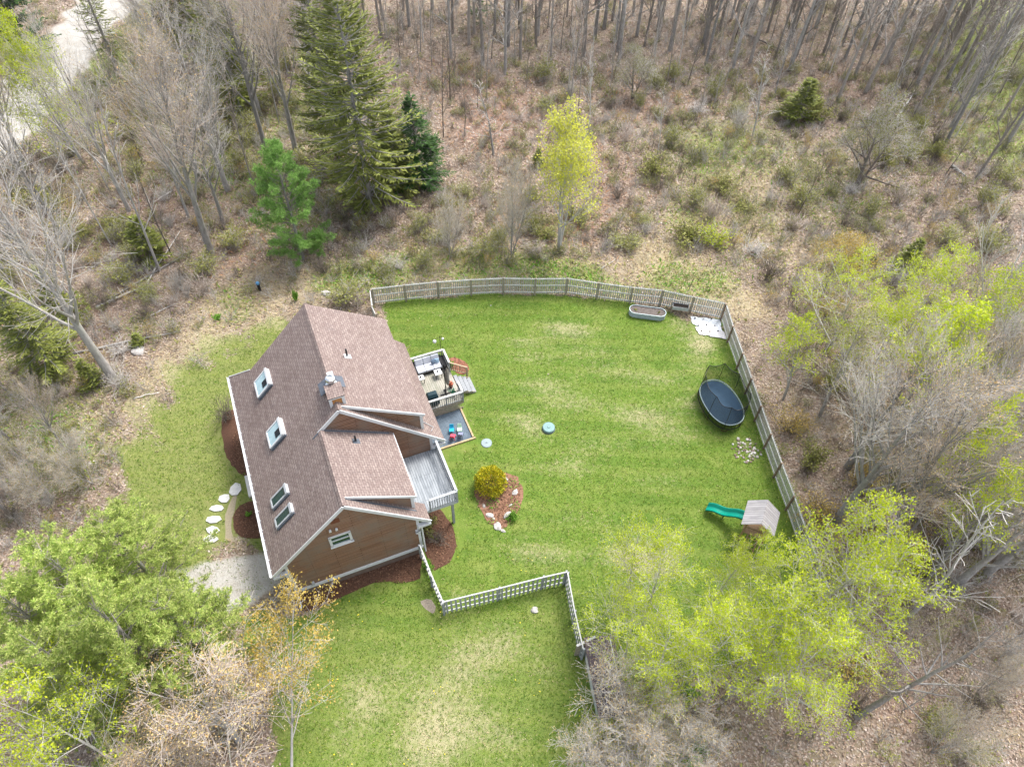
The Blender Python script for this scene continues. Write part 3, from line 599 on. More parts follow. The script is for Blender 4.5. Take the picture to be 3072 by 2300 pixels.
for (u, z, a, b_, m) in ((UR, ZR, E0, V2 - .12, -.6), (U2, Z2, V2 - .08, 5.62, -.66), (U2, Z2, 6.85, LL, -.66)):
    cp.slab([(u - .16, a, z - .16 * ML + .035), (u, a, z + .045), (u, b_, z + .045), (u - .16, b_, z - .16 * ML + .035)], .02)
    cp.slab([(u, a, z + .045), (u + .2, a, z + .2 * m + .05), (u + .2, b_, z + .2 * m + .05), (u, b_, z + .045)], .02)
cp.build('ridge_cap', M_roof, roof)
fl = MB(); fl.slab([(UR - .5, V2 - .22, zl(UR - .5) + .02), (UR, V2 - .22, ZR + .03), (UR, V2 - .13, ZR + .03), (UR - .5, V2 - .13, zl(UR - .5) + .02)], .01)
fl.build('flashing', M_lead, roof); fl = MB(); fl.slab([(UR, V2 - .2, ZR + .03), (FE - .2, V2 - .2, zf(FE - .2) + .03), (FE - .2, V2 - .105, zf(FE - .2) + .03), (UR, V2 - .105, ZR + .03)], .01)
fl.build('flashing', M_lead, roof); fl = MB(); fl.slab([(UR + .1, FV - .14, zr(UR + .1) + .02), (FE - .1, FV - .14, zr(FE - .1) + .02), (FE - .1, FV - .06, zr(FE - .1) + .02), (UR + .1, FV - .06, zr(UR + .1) + .02)], .01)
fl.build('flashing', M_lead, roof)
# white rake and fascia boards
tr = MB()
def newtr():
    global tr
    tr.build('fascia', M_white, house); tr = MB()
def rake(a, b, w=.2, dy=-.03): 
    a = Vector(a) + Vector((0, dy, -.09)); b = Vector(b) + Vector((0, dy, -.09)); tr.bar(a, b, .05, w)
rake((UE_ + .02, E0, zE), (UR, E0, ZR)); rake((UR, E0, ZR), (7.9, E0, zr(7.9)))
rake((UR - .1, V2 - .1, zl(UR - .1)), (U2, V2 - .1, Z2)); rake((U2, V2 - .1, Z2), (10.36, V2 - .1, zr2(10.36)))
rake((U2 + .05, V2 + .2, Z2), (DE, V2 + .2, DZ), .17); rake((UR + .05, FV - .05, ZR), (FE, FV - .05, FZ), .15)
tr.bar((FE + .02, FV - .05, FZ - .07), (FE + .02, V2 - .12, FZ - .07), .05, .16); newtr()
tr.bar((UE_ + 1.49, LL + .03, zl(UE_ + 1.49) - .09), (UE_, LL + 1.32, zE - .09), .05, .18)
tr.build('fascia', M_white, house)
cb_ = MB()
for x0, x1, y0, y1, z0, z1 in ((-.03, .13, -.025, .16, .85, zl(0) - .2), (WF - .13, WF + .03, -.025, .16, .85, zr(WF) - .2), (WB - .13, WB + .03, V2 - .025, V2 + .16, .4, zr2(WB) - .2),
                               (FE - .29, FE - .12, FV + .07, FV + .2, zr(FE - .15) - .05, zf(FE - .15) - .13), (DE - .26, DE - .09, V2 + .29, V2 + .42, zr2(DE - .12) - .05, zd(DE - .12) - .13)): cb_ = MB(); cb_.box(x0, x1, y0, y1, z0, z1); cb_.build('corner_board', M_white, house)
wt = MB(); wt.box(-.05, WF + .05, -.07, 0, .76, 1.0); wt.box(-.06, 0, 0, LL - .1, .80, .99); wt.build('water_table', M_white, house)
cr = MB(); cr.box(UE_, .1, E0 - .1, .03, zE - .34, zE - .18); cr.build('cornice_return', M_white, house); cr = MB(); cr.box(WF - .1, 7.9, E0 - .1, .03, zr(7.9) - .34, zr(7.9) - .18); cr.build('cornice_return', M_white, house); cr = MB(); cr.box(WB - .1, 10.36, V2 - .2, V2 + .03, zr2(10.364) - .34, zr2(10.364) - .18); cr.build('cornice_return', M_white, house)
gt = MB(); gt.bar((UE_ - .07, E0 - .03, zE - .08), (UE_ - .07, LL + 1.32, zE - .08), .13, .03); gt.bar((UE_ - .13, E0 - .03, zE - .03), (UE_ - .13, LL + 1.32, zE - .03), .025, .12)
v = .2
while v < LL + 1.2: gt.bar((UE_ - .13, v, zE + .02), (UE_ + .06, v, zE + .045), .03, .015); v += .62
gt.build('gutter', M_white, house)
dp = MB(); dp.tube([(UE_ - .05, -.1, zE - .1), (-.15, -.1, zE - .35), (-.08, -.1, zE - .7), (-.08, -.1, .35), (-.05, -.6, .1), (-.13, -.75, .06)], .055, 6); dp.build('downspout', M_white, house)
dp = MB(); dp.tube([(7.85, -.1, zr(7.9) - .1), (WF + .12, -.1, zr(7.9) - .5), (WF + .12, -.1, .3)], .05, 6); dp.build('downspout', M_white, house)
# skylights
def skylight(u0, u1, v0, v1, tall, bright):
    m = MB(); c = MB()
    sx = math.sqrt(1 + ML * ML); n = Vector((-ML, 0, 1)) / sx; e = Vector((1, 0, ML)) / sx
    def pt(u, v, h): return Vector((u, v, zl(u))) + n * h
    hh = tall
    for (a, b_) in (((u0, v0), (u1, v0)), ((u1, v0), (u1, v1)), ((u1, v1), (u0, v1)), ((u0, v1), (u0, v0))):
        m.bar(pt(*a, hh / 2), pt(*b_, hh / 2), .09, hh + .02, up=n)
    f = m.build('skylight', M_white if bright else M_trimgrey, house)
    k = MB(); k.slab([pt(u0 + .04, v0 + .05, hh - .02), pt(u1 - .04, v0 + .05, hh - .02), pt(u1 - .04, v1 - .05, hh - .02), pt(u0 + .04, v1 - .05, hh - .02)], .02)
    k.build('pane', M_glassb if bright else M_glass, f)
    k = MB(); k.bar(pt(u1 - .02, v0 - .04, hh + .03), pt(u1 - .02, v1 + .04, hh + .03), .16, .06, up=n); k.build('hood', M_white if bright else M_trimgrey, f)
    k = MB(); k.bar(pt(u0 - .04, v0 - .09, hh * .35), pt(u1 + .04, v0 - .09, hh * .35), .07, hh * .7, up=n); k.build('flashing', M_lead, f)
    if bright: k = MB(); k.slab([pt(u1 - .45, v0 + .18, hh), pt(u1 - .12, v0 + .18, hh), pt(u1 - .12, v0 + .62, hh), pt(u1 - .45, v0 + .62, hh)], .012); k.build('blind_opening', M_dark, f)
M_glassb = plain('blind_behind_glass', (.38, .52, .56), .15, .15, 3)
skylight(1.0, 1.88, 10.25, 11.45, .20, True); skylight(1.0, 1.9, 6.46, 7.6, .20, True); skylight(.26, 1.27, 3.16, 3.72, .13, False); skylight(.24, 1.27, 1.94, 2.47, .13, False)
# gable window, vent and little fixtures
w_ = MB(); w_.bar((2.55, -.03, 4.44), (3.69, -.03, 4.44), .07, .13); w_.bar((2.55, -.03, 5.36), (3.69, -.03, 5.36), .07, .11); w_.bar((2.6, -.03, 4.4), (2.6, -.03, 5.4), .13, .07, up=(0, 1, 0)); w_.bar((3.64, -.03, 4.4), (3.64, -.03, 5.4), .13, .07, up=(0, 1, 0)); w_.bar((2.66, -.035, 4.93), (3.58, -.035, 4.93), .05, .05)
f = w_.build('window', M_white, house); k = MB(); k.box(2.62, 3.62, -.012, -.006, 4.5, 5.32); k.build('pane', M_glass, f); k = MB(); k.box(2.5, 3.74, -.12, 0, 4.33, 4.38); k.build('sill', M_white, f)
k = MB(); k.box(2.94, 3.38, -.035, 0, 6.64, 6.98); 
for i in range(5): k.box(2.97, 3.35, -.05, -.036, 6.68 + i * .06, 6.70 + i * .06)
k.build('gable_vent', M_rust, house)
for u, z in ((2.77, 6.07), (3.09, 6.03)): k = MB(); k.box(u - .06, u + .06, -.10, 0, z - .06, z + .06); k.lathe([(.001, 0), (.05, 0), (.05, .06), (.001, .08)], (u, -.06, z + .06), 8); k.build('wall_lamp', M_white, house)
k = MB(); k.box(.88, 1.02, -.12, 0, 1.02, 1.3); k.build('meter_box', M_trimgrey, house)
k = MB(); k.box(WF - .25, WF - .12, -.12, 0, 2.9, 3.05); k.lathe([(.001, 0), (.08, .02), (.06, .14)], (WF - .2, -.15, 2.9), 8); k.lathe([(.001, 0), (.08, .02), (.06, .14)], (WF - .05, -.15, 2.95), 8); k.build('flood_lamp', M_white, house)
# windows on the far and side walls (seen only from other places)
for (a, b_, z0, z1) in ((1.6, 2.8, 1.4, 2.8), (5.0, 6.2, 1.4, 2.8), (9.3, 10.5, 1.4, 2.8)):
    k = MB(); k.box(-.05, 0, a, b_, z0, z1); f = k.build('window', M_white, house); k = MB(); k.box(-.058, -.052, a + .1, b_ - .1, z0 + .1, z1 - .1); k.build('pane', M_glass, f)
k = MB(); k.box(-.06, 0, 7.45, 8.45, .3, 2.4); f = k.build('door', M_rust, house)
k = MB(); k.box(FE - .15, FE - .1, 1.6, 3.4, 2.97, 5.0); f = k.build('balcony_door', M_white, house); k = MB(); k.box(FE - .099, FE - .092, 1.7, 2.46, 3.07, 4.9); k.box(FE - .099, FE - .092, 2.54, 3.3, 3.07, 4.9); k.build('pane', M_glass, f)
k = MB(); k.box(WB, WB + .05, 10.0, 11.9, .85, 2.9); f = k.build('patio_door', M_white, house); k = MB(); k.box(WB + .051, WB + .058, 10.1, 10.9, .95, 2.8); k.box(WB + .051, WB + .058, 11.0, 11.8, .95, 2.8); k.build('pane', M_glass, f)
# vent pipes
for u, v, z0, zt in ((6.3, 8.85, zd(6.3), .62), (5.33, 3.98, zf(5.33), .5)):
    k = MB(); k.tube([(u, v, z0 - .05), (u, v, z0 + zt)], .055, 10); f = k.build('vent_pipe', M_black, house)
    k = MB(); k.slab([(u - .16, v - .16, z0 + .02 + .1), (u + .2, v - .16, z0 + .02 - .1), (u + .2, v + .16, z0 + .02 - .1), (u - .16, v + .16, z0 + .02 + .1)], .01); k.lathe([(.1, .0), (.06, .12)], (u, v, z0), 10); k.build('boot', M_white if u > 6 else M_lead, f)
# chimney chase on the ridge
ch = MB(); ch.box(4.62, 5.38, 5.21, 6.05, 8.2, 9.76); chim = ch.build('chimney', plain('orange_cedar', (.42, .2, .075), .8, .25, 8), house)
k = MB()
for x in (4.585, 5.255): k.box(x, x + .16, 5.18, 5.3, 8.2, 9.74); k.build('corner_board', M_white, chim); k = MB()
k.box(4.745, 5.255, 5.18, 5.205, 9.62, 9.74); k.build('trim_board', M_white, chim)
k = MB(); k.box(4.55, 5.45, 5.14, 6.1, 9.76, 9.79); k.build('drip_edge', M_black, chim); k = MB(); k.slab([(4.56, 5.15, 9.80), (5.44, 5.15, 9.80), (5.44, 6.1, 9.83), (4.56, 6.1, 9.83)], .008); k.build('cap_shingles', M_roof, chim)
k = MB(); k.slab([(4.3, 6.1, 9.05), (5.0, 6.1, 9.62), (5.0, 7.0, 9.48), (4.3, 7.0, 9.0)], .03); k.slab([(5.0, 6.1, 9.62), (5.65, 6.1, 9.25), (5.65, 7.0, 9.1), (5.0, 7.0, 9.48)], .03); k.build('chimney_cap', M_lead, chim)
k = MB(); k.lathe([(.17, 0), (.17, .42), (.24, .42), (.26, .46), (.24, .62), (.14, .66), (.14, .62), (.001, .62)], (4.98, 6.25, 9.5), 16); k.build('flue', M_steel, chim, smooth=False)
k = MB(); k.lathe([(.30, .0), (.31, .05), (.18, .09)], (4.98, 6.25, 9.56), 16); k.build('storm_collar', M_steel, chim)
k = MB(); k.box(4.9, 5.22, 6.62, 6.9, 9.4, 9.85); k.build('vent_box', M_white, chim)
k = MB(); k.tube([(9.3, 5.7, zr2(9.3) + .05), (9.95, 5.45, zr2(9.95) + .08), (9.7, 5.05, zr2(9.7) + .06)], .022, 5); k.build('pole_on_roof', M_trimgrey, house)
# balcony on the right side
bal = MB(); bal.box(7.3, 9.78, .98, V2 - .03, 2.88, 2.93); BO = bal.build('balcony_floor', M_balc, house)
k = MB(); k.box(7.3, 9.8, .92, .975, 2.68, 2.93); k.box(9.785, 9.84, .92, V2 - .03, 2.68, 2.93)
for v in np.arange(1.3, 4.7, .4): k.box(7.3, 9.78, v, v + .045, 2.69, 2.875)
k.build('balcony_joist', M_trimgrey, house)
def railing(par, pts, z0, z1, mat, posts=True, sp=.14, cap=(.14, .045), bot=True, nm='railing'):
    o = None
    for a, b_ in zip(pts[:-1], pts[1:]):
        m = MB(); a = Vector((*a[:2], 0)); b_ = Vector((*b_[:2], 0)); L = (b_ - a).length; d = (b_ - a) / L
        m.bar(a + Vector((0, 0, z1)), b_ + Vector((0, 0, z1)), *cap); m.bar(a + Vector((0, 0, z1 - .09)), b_ + Vector((0, 0, z1 - .09)), .04, .08)
        if bot: m.bar(a + Vector((0, 0, z0 + .09)), b_ + Vector((0, 0, z0 + .09)), .04, .07)
        q_ = m.build(nm, mat[0], par); o = o or q_
    m = MB()
    for a, b_ in zip(pts[:-1], pts[1:]):
        a = Vector((*a[:2], 0)); b_ = Vector((*b_[:2], 0)); L = (b_ - a).length; d = (b_ - a) / L; n = max(1, int(L / sp))
        for i in range(1, n): p = a + d * L * i / n; m.box(p.x - .02, p.x + .02, p.y - .02, p.y + .02, z0 - .12 if nm == 'balcony_railing' else z0 + .05, z1 - .04)
    m.build('baluster', mat[1], o)
    m = MB()
    for p in pts: m.box(p[0] - .045, p[0] + .045, p[1] - .045, p[1] + .045, z0 - .2, z1 - .02)
    m.build('post', mat[1], o)
railing(house, [(8.2, .95), (9.8, .95), (9.8, V2 - .1)], 2.93, 3.98, (M_trimgrey, M_pick), nm='balcony_railing')
k = MB()
for u, v in ((9.55, 1.2), (9.55, 4.4)): k.box(u - .07, u + .07, v - .07, v + .07, 0, 2.7)
k.build('balcony_post', M_pick, house)
k = MB(); k.box(-1.55, -.15, 7.3, 8.9, 0, .28); k.box(-1.15, -.15, 7.4, 8.8, .28, .5); k.build('doorstep', M_conc, house, bevel=.05)

# ------------------------------------------------------------------ rear deck, patio and what stands on them
deck = thing('deck', 'weathered wooden deck with railing and lattice skirt behind the house', 'deck', (HX, HY, 0), HYAW)
DZ0 = .85
k = MB(); k.box(WB + .02, 13.0, 9.08, 12.95, DZ0 - .04, DZ0); k.build('floor', M_deck, deck)
k = MB(); k.box(WB, 13.04, 9.0, 9.06, DZ0 - .22, DZ0 + .01); k.box(12.98, 13.04, 9.06, 12.97, DZ0 - .22, DZ0 - .045); k.box(WB, 13.04, 12.96, 13.02, DZ0 - .22, DZ0 + .01)
k.box(WB, 13.0, 9.03, 9.07, .02, .12); k.build('rim_board', M_post, deck)
k = MB()
for i in range(-4, 34):
    x = WB + i * .13
    for s_ in (1, -1):
        a = (x, .12) if s_ > 0 else (x + .5, .12); b_ = (x + .5, .62) if s_ > 0 else (x, .62)
        if min(a[0], b_[0]) < WB or max(a[0], b_[0]) > 13.0: continue
        k.bar((a[0], 9.035 + .004 * s_, a[1]), (b_[0], 9.035 + .004 * s_, b_[1]), .008, .035)
k.build('lattice', plain('lattice_wood', (.46, .40, .31), .9, .2), deck)
k = MB(); k.box(WB + .1, 12.9, 9.2, 12.8, 0, .03); k.build('shadow_ground', M_soil, deck) if False else None
railing(deck, [(10.65, 9.05), (11.85, 9.05), (13.0, 9.05), (13.0, 9.95)], DZ0, 1.78, (M_pickw, M_pick))
railing(deck, [(13.0, 11.75), (13.0, 12.98), (10.2, 12.98)], DZ0, 1.78, (M_pickw, M_pick))
st = MB()
for i in range(4): st.box(13.08 + i * .31, 13.34 + i * .31, 9.95, 11.35, DZ0 - .21 * (i + 1) + .07, DZ0 - .21 * (i + 1) + .11)
st.build('stair_tread', M_pick, deck)
k = MB()
for i in range(4): k.box(13.06 + i * .31, 13.075 + i * .31, 9.97, 11.33, DZ0 - .21 * (i + 1) - .1, DZ0 - .21 * i - .0)
k.build('riser', M_dark, deck)  # added dark boards: shade of the open gaps under the treads put into colour
k = MB(); 
for v in (10.0, 11.3): k.slab([(13.05, v, DZ0 - .1), (14.2, v, -.0 + .1), (14.2, v, 0), (13.05, v, .4)], .05) if False else k.bar((13.05, v, .55), (14.2, v, .03), .05, .2); k.build('stringer', M_post, deck); k = MB()
k = MB(); k.bar((13.0, 11.72, 1.78), (14.15, 11.5, 1.02), .09, .05); k.bar((13.0, 11.72, 1.05), (14.15, 11.5, .35), .05, .05); k.box(14.1, 14.2, 11.45, 11.55, 0, 1.02)
for i in range(1, 9): t = i / 9; x = 13 + 1.15 * t; y = 11.72 - .22 * t; k.box(x - .02, x + .02, y - .02, y + .02, 1.05 - .7 * t, 1.76 - .75 * t)
k.build('stair_railing', plain('tan_timber', (.40, .32, .22), .85, .2), deck)
def hth(name, label, cat, u, v, z=0., rz=0., group=None): return thing(name, label, cat, hw(u, v, z), HYAW + rz, group)
so_ = hth('outdoor_sofa', 'three-seat outdoor sofa with light grey cushions along the deck railing', 'sofa', 11.7, 12.4, DZ0)
k = MB(); k.box(-.95, .95, -.4, .45, .05, .26); k.box(-.95, -.87, -.4, .45, .05, .55); k.box(.87, .95, -.4, .45, .05, .55); k.box(-.95, .95, .38, .46, .05, .7); k.build('frame', M_black, so_)
for i in range(3):
    x = -.86 + i * .575; k = MB(); k.box(x, x + .565, -.42, .25, .27, .46); k.build('seat_cushion', M_cush, so_, bevel=.05)
    k = MB(); k.slab([(x, .18, .47), (x + .565, .18, .47), (x + .565, .38, .9), (x, .38, .9)], .16); k.build('back_cushion', M_cush, so_, bevel=.05)
for x, m_, rz in ((.36, plain('patterned_pillow', (.10, .14, .20), .9, .6, 30), .3), (.62, plain('blue_pillow', (.25, .36, .47), .9, .1), -.3)):
    o = hth('pillow', 'navy and white patterned pillow on the grey sofa' if x < .5 else 'plain blue pillow at the right end of the grey sofa', 'pillow', 11.7 + x, 12.42, DZ0 + .47, rz); 
    k = MB(); k.lathe([(.001, -.07), (.16, -.05), (.24, 0), (.16, .05), (.001, .07)], (0, 0, 0), 4, rot=.785); q = k.build('cushion', m_, o, bevel=.02, smooth=True); q.rotation_euler = (1.0, 0, 0); q.location = (0, 0, .2)
ta = None
for i, (u, v, s_) in enumerate(((12.12, 11.6, .48), (10.9, 11.55, .42))):
    t_ = hth('side_table', 'small white side table with dark legs before the sofa' if i == 0 else 'small white side table half hidden by the house roof edge', 'table', u, v, DZ0, group=None)
    k = MB(); k.box(-s_ / 2, s_ / 2, -s_ / 2, s_ / 2, .42, .46); k.build('table_top', M_white, t_)
    for a in (-1, 1):
        for b_ in (-1, 1): k = MB(); x = a * (s_ / 2 - .04); y = b_ * (s_ / 2 - .04); k.box(x - .02, x + .02, y - .02, y + .02, 0, .42); k.build('leg', M_black, t_)
    o = hth('tea_light', 'small black candle holder on the white side table before the sofa' if i == 0 else 'small black candle holder on the side table near the roof edge', 'candle holder', u - .02, v + .02, DZ0 + .46); k = MB(); k.lathe([(.001, 0), (.045, 0), (.055, .08), (.04, .08), (.035, .02), (.001, .02)], (0, 0, 0), 12); k.build('cup', M_black, o)
gr_ = hth('grill', 'barbecue grill under a black fabric cover on the deck', 'grill', 11.05, 9.52, DZ0)
k = MB(); k.add([(-.4, -.28, .1), (.4, -.28, .1), (.4, .3, .1), (-.4, .3, .1), (-.36, -.26, .9), (.36, -.26, .9), (.36, .28, .9), (-.36, .28, .9), (-.3, -.12, 1.12), (.3, -.12, 1.12), (.3, .16, 1.12), (-.3, .16, 1.12)],
                [(3, 2, 1, 0), (0, 1, 5, 4), (1, 2, 6, 5), (2, 3, 7, 6), (3, 0, 4, 7), (4, 5, 9, 8), (5, 6, 10, 9), (6, 7, 11, 10), (7, 4, 8, 11), (8, 9, 10, 11)]); k.build('cover', plain('black_cover', (.012, .035, .045), .5, .3, 5), gr_, bevel=.04, smooth=False)
k = MB(); 
for a in (-.32, .32):
    for b_ in (-.2, .2): k.lathe([(.03, 0), (.03, .12)], (a, b_, 0), 8)
k.build('wheel', M_black, gr_)
um = hth('cantilever_umbrella', 'closed cantilever umbrella with taupe canopy hanging from a dark pole', 'umbrella', 12.12, 9.95, DZ0)
k = MB(); k.box(-.4, .4, -.05, .05, 0, .05); k.box(-.05, .05, -.4, .4, 0, .05); k.build('base', M_black, um)
k = MB(); k.tube([(0, 0, .05), (0, 0, 2.5)], .035, 8); k.build('pole', M_black, um)
k = MB(); k.tube([(0, 0, 1.2), (.02, .35, 2.25), (.1, .8, 2.35)], .025, 8); k.build('arm', M_black, um)
k = MB(); k.lathe([(.02, 0), (.10, .15), (.15, .6), (.13, 1.1), (.09, 1.5), (.04, 1.75), (.01, 1.85)], (.28, .42, .35), 12); k.build('canopy', plain('taupe_fabric', (.26, .235, .21), .9, .35, 8), um)
gl = hth('globe_lamp', 'black post with two white globe lanterns at the deck corner', 'lamp', 12.85, 13.08, 0)
k = MB(); k.tube([(0, 0, 0), (0, 0, 3.1)], .018, 6); k.tube([(-.38, 0, 2.85), (-.2, 0, 3.0), (0, 0, 2.95), (.1, 0, 3.0), (.2, 0, 2.85)], .01, 5); k.build('pole', M_black, gl)
for x, r in ((-.38, .13), (.2, .09)): k = MB(); k.lathe([(max(.001, r * math.sin(math.pi * i / 10)), -r * math.cos(math.pi * i / 10)) for i in range(11)], (x, 0, 2.85 - r), 16); k.build('globe', M_white, gl, smooth=True)
for u, v, c_, l_ in ((12.6, 10.35, (.5, .15, .08), 'red-leaved plant in a dark pot on the deck by the stairs'), (12.55, 9.7, (.05, .2, .12), 'green plant in a dark pot at the deck corner')):
    o = hth('potted_plant', l_, 'plant pot', u, v, DZ0); k = MB(); k.lathe([(.001, 0), (.10, 0), (.15, .28), (.16, .3), (.13, .28), (.001, .26)], (0, 0, 0), 12); k.build('pot', M_black, o)
    v_, f_ = leaves_at([(0, 0, .4)], 60, .1, .07); link('foliage', mesh_np('foliage', v_, f_, leafmat('pl%d' % int(u * 100), [c_, tuple(x * 1.6 for x in c_)])), o)
k = hth('storage_box', 'black storage rack standing along the deck railing beside the sofa', 'storage rack', 12.78, 12.35, DZ0); m = MB(); m.box(-.12, .12, -.5, .5, .0, .04); m.box(-.12, .12, -.5, .5, .5, .54)
for a in (-.5, -.25, 0, .25, .46): m.box(-.12, .12, a, a + .04, .04, .5)
m.build('shelf', M_black, k)
pat = thing('patio', 'square blue-grey gravel patio edged with pale timber beside the deck', 'patio', (HX, HY, 0), HYAW)
k = MB(); k.box(WB + .02, 12.72, 6.5, 9.0, 0, .035); k.build('gravel', M_blue, pat)
k = MB(); k.box(12.72, 12.83, 6.55, 9.0, 0, .12); k.box(WB + .02, 12.9, 6.38, 6.49, 0, .12); k.build('timber_edging', M_wood, pat)
def kid(u, v, rz, c, l):
    o = hth('child_chair', l, 'chair', u, v, .035, rz); m_ = plain('plastic_' + l.split()[0], c, .4, .08)
    k = MB(); k.slab([(-.16, -.15, .28), (.16, -.15, .28), (.15, .15, .27), (-.15, .15, .27)], .03); k.build('seat', m_, o, bevel=.01)
    k = MB(); k.slab([(-.15, .14, .28), (.15, .14, .28), (.13, .22, .56), (-.13, .22, .56)], .025); k.build('backrest', m_, o, bevel=.01)
    for a in (-1, 1):
        for b_ in (-1, 1): k = MB(); k.bar((a * .13, b_ * .12, .27), (a * .17, b_ * .16, 0), .035, .035); k.build('leg', m_, o)
kid(11.6, 7.45, -.35, (.02, .42, .68), 'blue plastic child chair on the gravel patio'); kid(12.1, 7.3, -.3, (.5, .72, .55), 'mint green plastic child chair on the gravel patio')
kid(11.5, 6.95, 2.6, (.75, .08, .13), 'red plastic child chair on the gravel patio'); kid(12.02, 6.9, 2.7, (.22, .24, .36), 'slate blue plastic child chair on the gravel patio')
# ------------------------------------------------------------------ beds, stepping stones, rocks
def wobble(poly, step=.35, amp=.12):
    out = []; n = len(poly)
    for i in range(n):
        a = poly[i]; b = poly[(i + 1) % n]; m = max(1, int(np.hypot(*(b - a)) / step))
        for j in range(m): out.append(a + (b - a) * j / m)
    out = np.array(out); q = out.copy()
    for _ in range(2): q = (np.roll(q, 1, 0) + 2 * q + np.roll(q, -1, 0)) / 4
    return q + rng.normal(size=q.shape) * amp * .4
XP = []
def pts_area(q): return float(np.sum(q[:, 0] * np.roll(q[:, 1], -1) - np.roll(q[:, 0], -1) * q[:, 1]))
def bed(pts, name='mulch_bed', mat=None, z=.03, h=.05):
    q = wobble(gp(pts)); m = MB(); n = len(q); XP.append(q)
    m.v = [(*p, .0) for p in q] + [(*p, z) for p in q]; m.f = [[i, (i + 1) % n, n + (i + 1) % n, n + i] for i in range(n)] + [[n + i for i in range(n)]]; m.mi = [0] * (n + 1)
    if pts_area(q) < 0: m.f = [f[::-1] for f in m.f]
    o = m.build(name, mat or M_mulch); o['kind'] = 'structure'; return o
def bed_old(pts, name, mat, z, h):
    q = wobble(gp(pts)); c = q.mean(0); m = MB(); n = len(q)
    rings = [(1., .002), (.93, z), (.6, z + h), (.25, z + h)]
    for s_, zz in rings:
        for p in q: m.v.append((*(c + (p - c) * s_), zz + (random.uniform(-.01, .012) if s_ < 1 else 0)))
    for r in range(3):
        for i in range(n): m.f.append([r * n + i, r * n + (i + 1) % n, (r + 1) * n + (i + 1) % n, (r + 1) * n + i]); m.mi.append(0)
    m.f.append([3 * n + i for i in range(n)]); m.mi.append(0)
    o = m.build(name, mat or M_mulch, smooth=True); o['kind'] = 'structure'; return o
bed([(615, 1290), (640, 1262), (740, 1225), (850, 1190), (906, 1180), (914, 1215), (914, 1252), (878, 1262), (842, 1252), (808, 1258), (778, 1270), (745, 1288), (715, 1300), (670, 1322), (640, 1318)])
bed([(912, 1110), (930, 1090), (960, 1110), (985, 1150), (985, 1190), (965, 1225), (935, 1235), (915, 1180)])
bed([(1022, 1062), (1040, 1040), (1060, 1020), (1090, 1018), (1120, 1030), (1132, 1060), (1128, 1090), (1115, 1110), (1105, 1130), (1085, 1148), (1062, 1140), (1040, 1105), (1030, 1085)], mat=plain('garden_soil', (.24, .13, .085), .95, .5, 18, bump=.7))
bed([(505, 1105), (515, 1085), (540, 1080), (575, 1080), (590, 1160), (545, 1165), (518, 1160), (503, 1140)])
bed([(478, 895), (505, 880), (560, 900), (575, 1000), (550, 1030), (520, 1030), (490, 990), (480, 950)])
bed([(965, 768), (985, 772), (1005, 780), (1018, 795), (1015, 808), (1000, 815), (975, 800)], mat=plain('red_mulch', (.28, .12, .08), .95, .4, 20, bump=.7))
bed([(1565, 930), (1600, 945), (1632, 958), (1628, 985), (1600, 990), (1588, 975)], 'gravel_patch', gravel('pale_gravel_patch', (.42, .38, .35), (.18, .15, .12)), .01, .02) if False else None
o = bed([(905, 1290), (935, 1290), (952, 1320), (935, 1330), (912, 1318)], 'dirt_patch', plain('bare_dirt', (.28, .24, .19), .95, .3, 12, bump=.5), .008, .008)
o = bed([(505, 1060), (520, 1070), (508, 1090), (498, 1120), (500, 1150), (512, 1172), (490, 1178), (484, 1140), (490, 1100)], 'dirt_path', plain('packed_dirt', (.30, .26, .18), .95, .25, 12, bump=.5), .006, .004)
def rockmesh(name, r, sz=(1, 1, .6), mat=None, seed=0, n=3, par=None, loc=None, flat=False):
    import bmesh
    bm = bmesh.new(); bmesh.ops.create_icosphere(bm, subdivisions=n, radius=1); rr = random.Random(seed); ph = [rr.uniform(0, 6) for _ in range(6)]
    for v in bm.verts:
        c = v.co; k = 1 + .18 * math.sin(c.x * 2.3 + ph[0]) + .15 * math.sin(c.y * 3.1 + ph[1]) + .12 * math.sin(c.z * 3.7 + c.x * 2 + ph[2]) + rr.uniform(-.03, .03)
        c *= k * r
        if flat: c.z = max(-.6 * r, min(.55 * r, c.z))
        c.x *= sz[0]; c.y *= sz[1]; c.z *= sz[2]
    me = bpy.data.meshes.new(name); bm.to_mesh(me); bm.free(); me.materials.append(mat or M_rock); return link(name, me, par, loc)
M_step = plain('white_stepping_stone', (.54, .54, .52), .9, .16, 5, bump=.3)
ordn = ['nearest the doorstep', 'second along from the doorstep', 'third along from the doorstep', 'fourth along from the doorstep', 'fifth along from the doorstep', 'farthest from the doorstep, by the driveway']
for i, (x, y, a, b_) in enumerate(((508, 1058, .42, .5), (485, 1077, .45, .34), (470, 1098, .5, .28), (462, 1122, .5, .28), (460, 1146, .5, .28), (457, 1165, .5, .28))):
    n = 7; m = MB(); pts = [(a * math.cos(6.283 * j / n) * random.uniform(.62, 1.05), b_ * math.sin(6.283 * j / n) * random.uniform(.78, 1.08), .05) for j in range(n)]; m.slab([(a_, b2, .085) for a_, b2, c2 in pts], .08)
    o = m.build('stepping_stone', M_step, bevel=.015, loc=G(x, y)); tag(o, 'flat pale stepping stone in the grass path, ' + ordn[i], 'stepping stone', 'stepping stones on the left lawn')
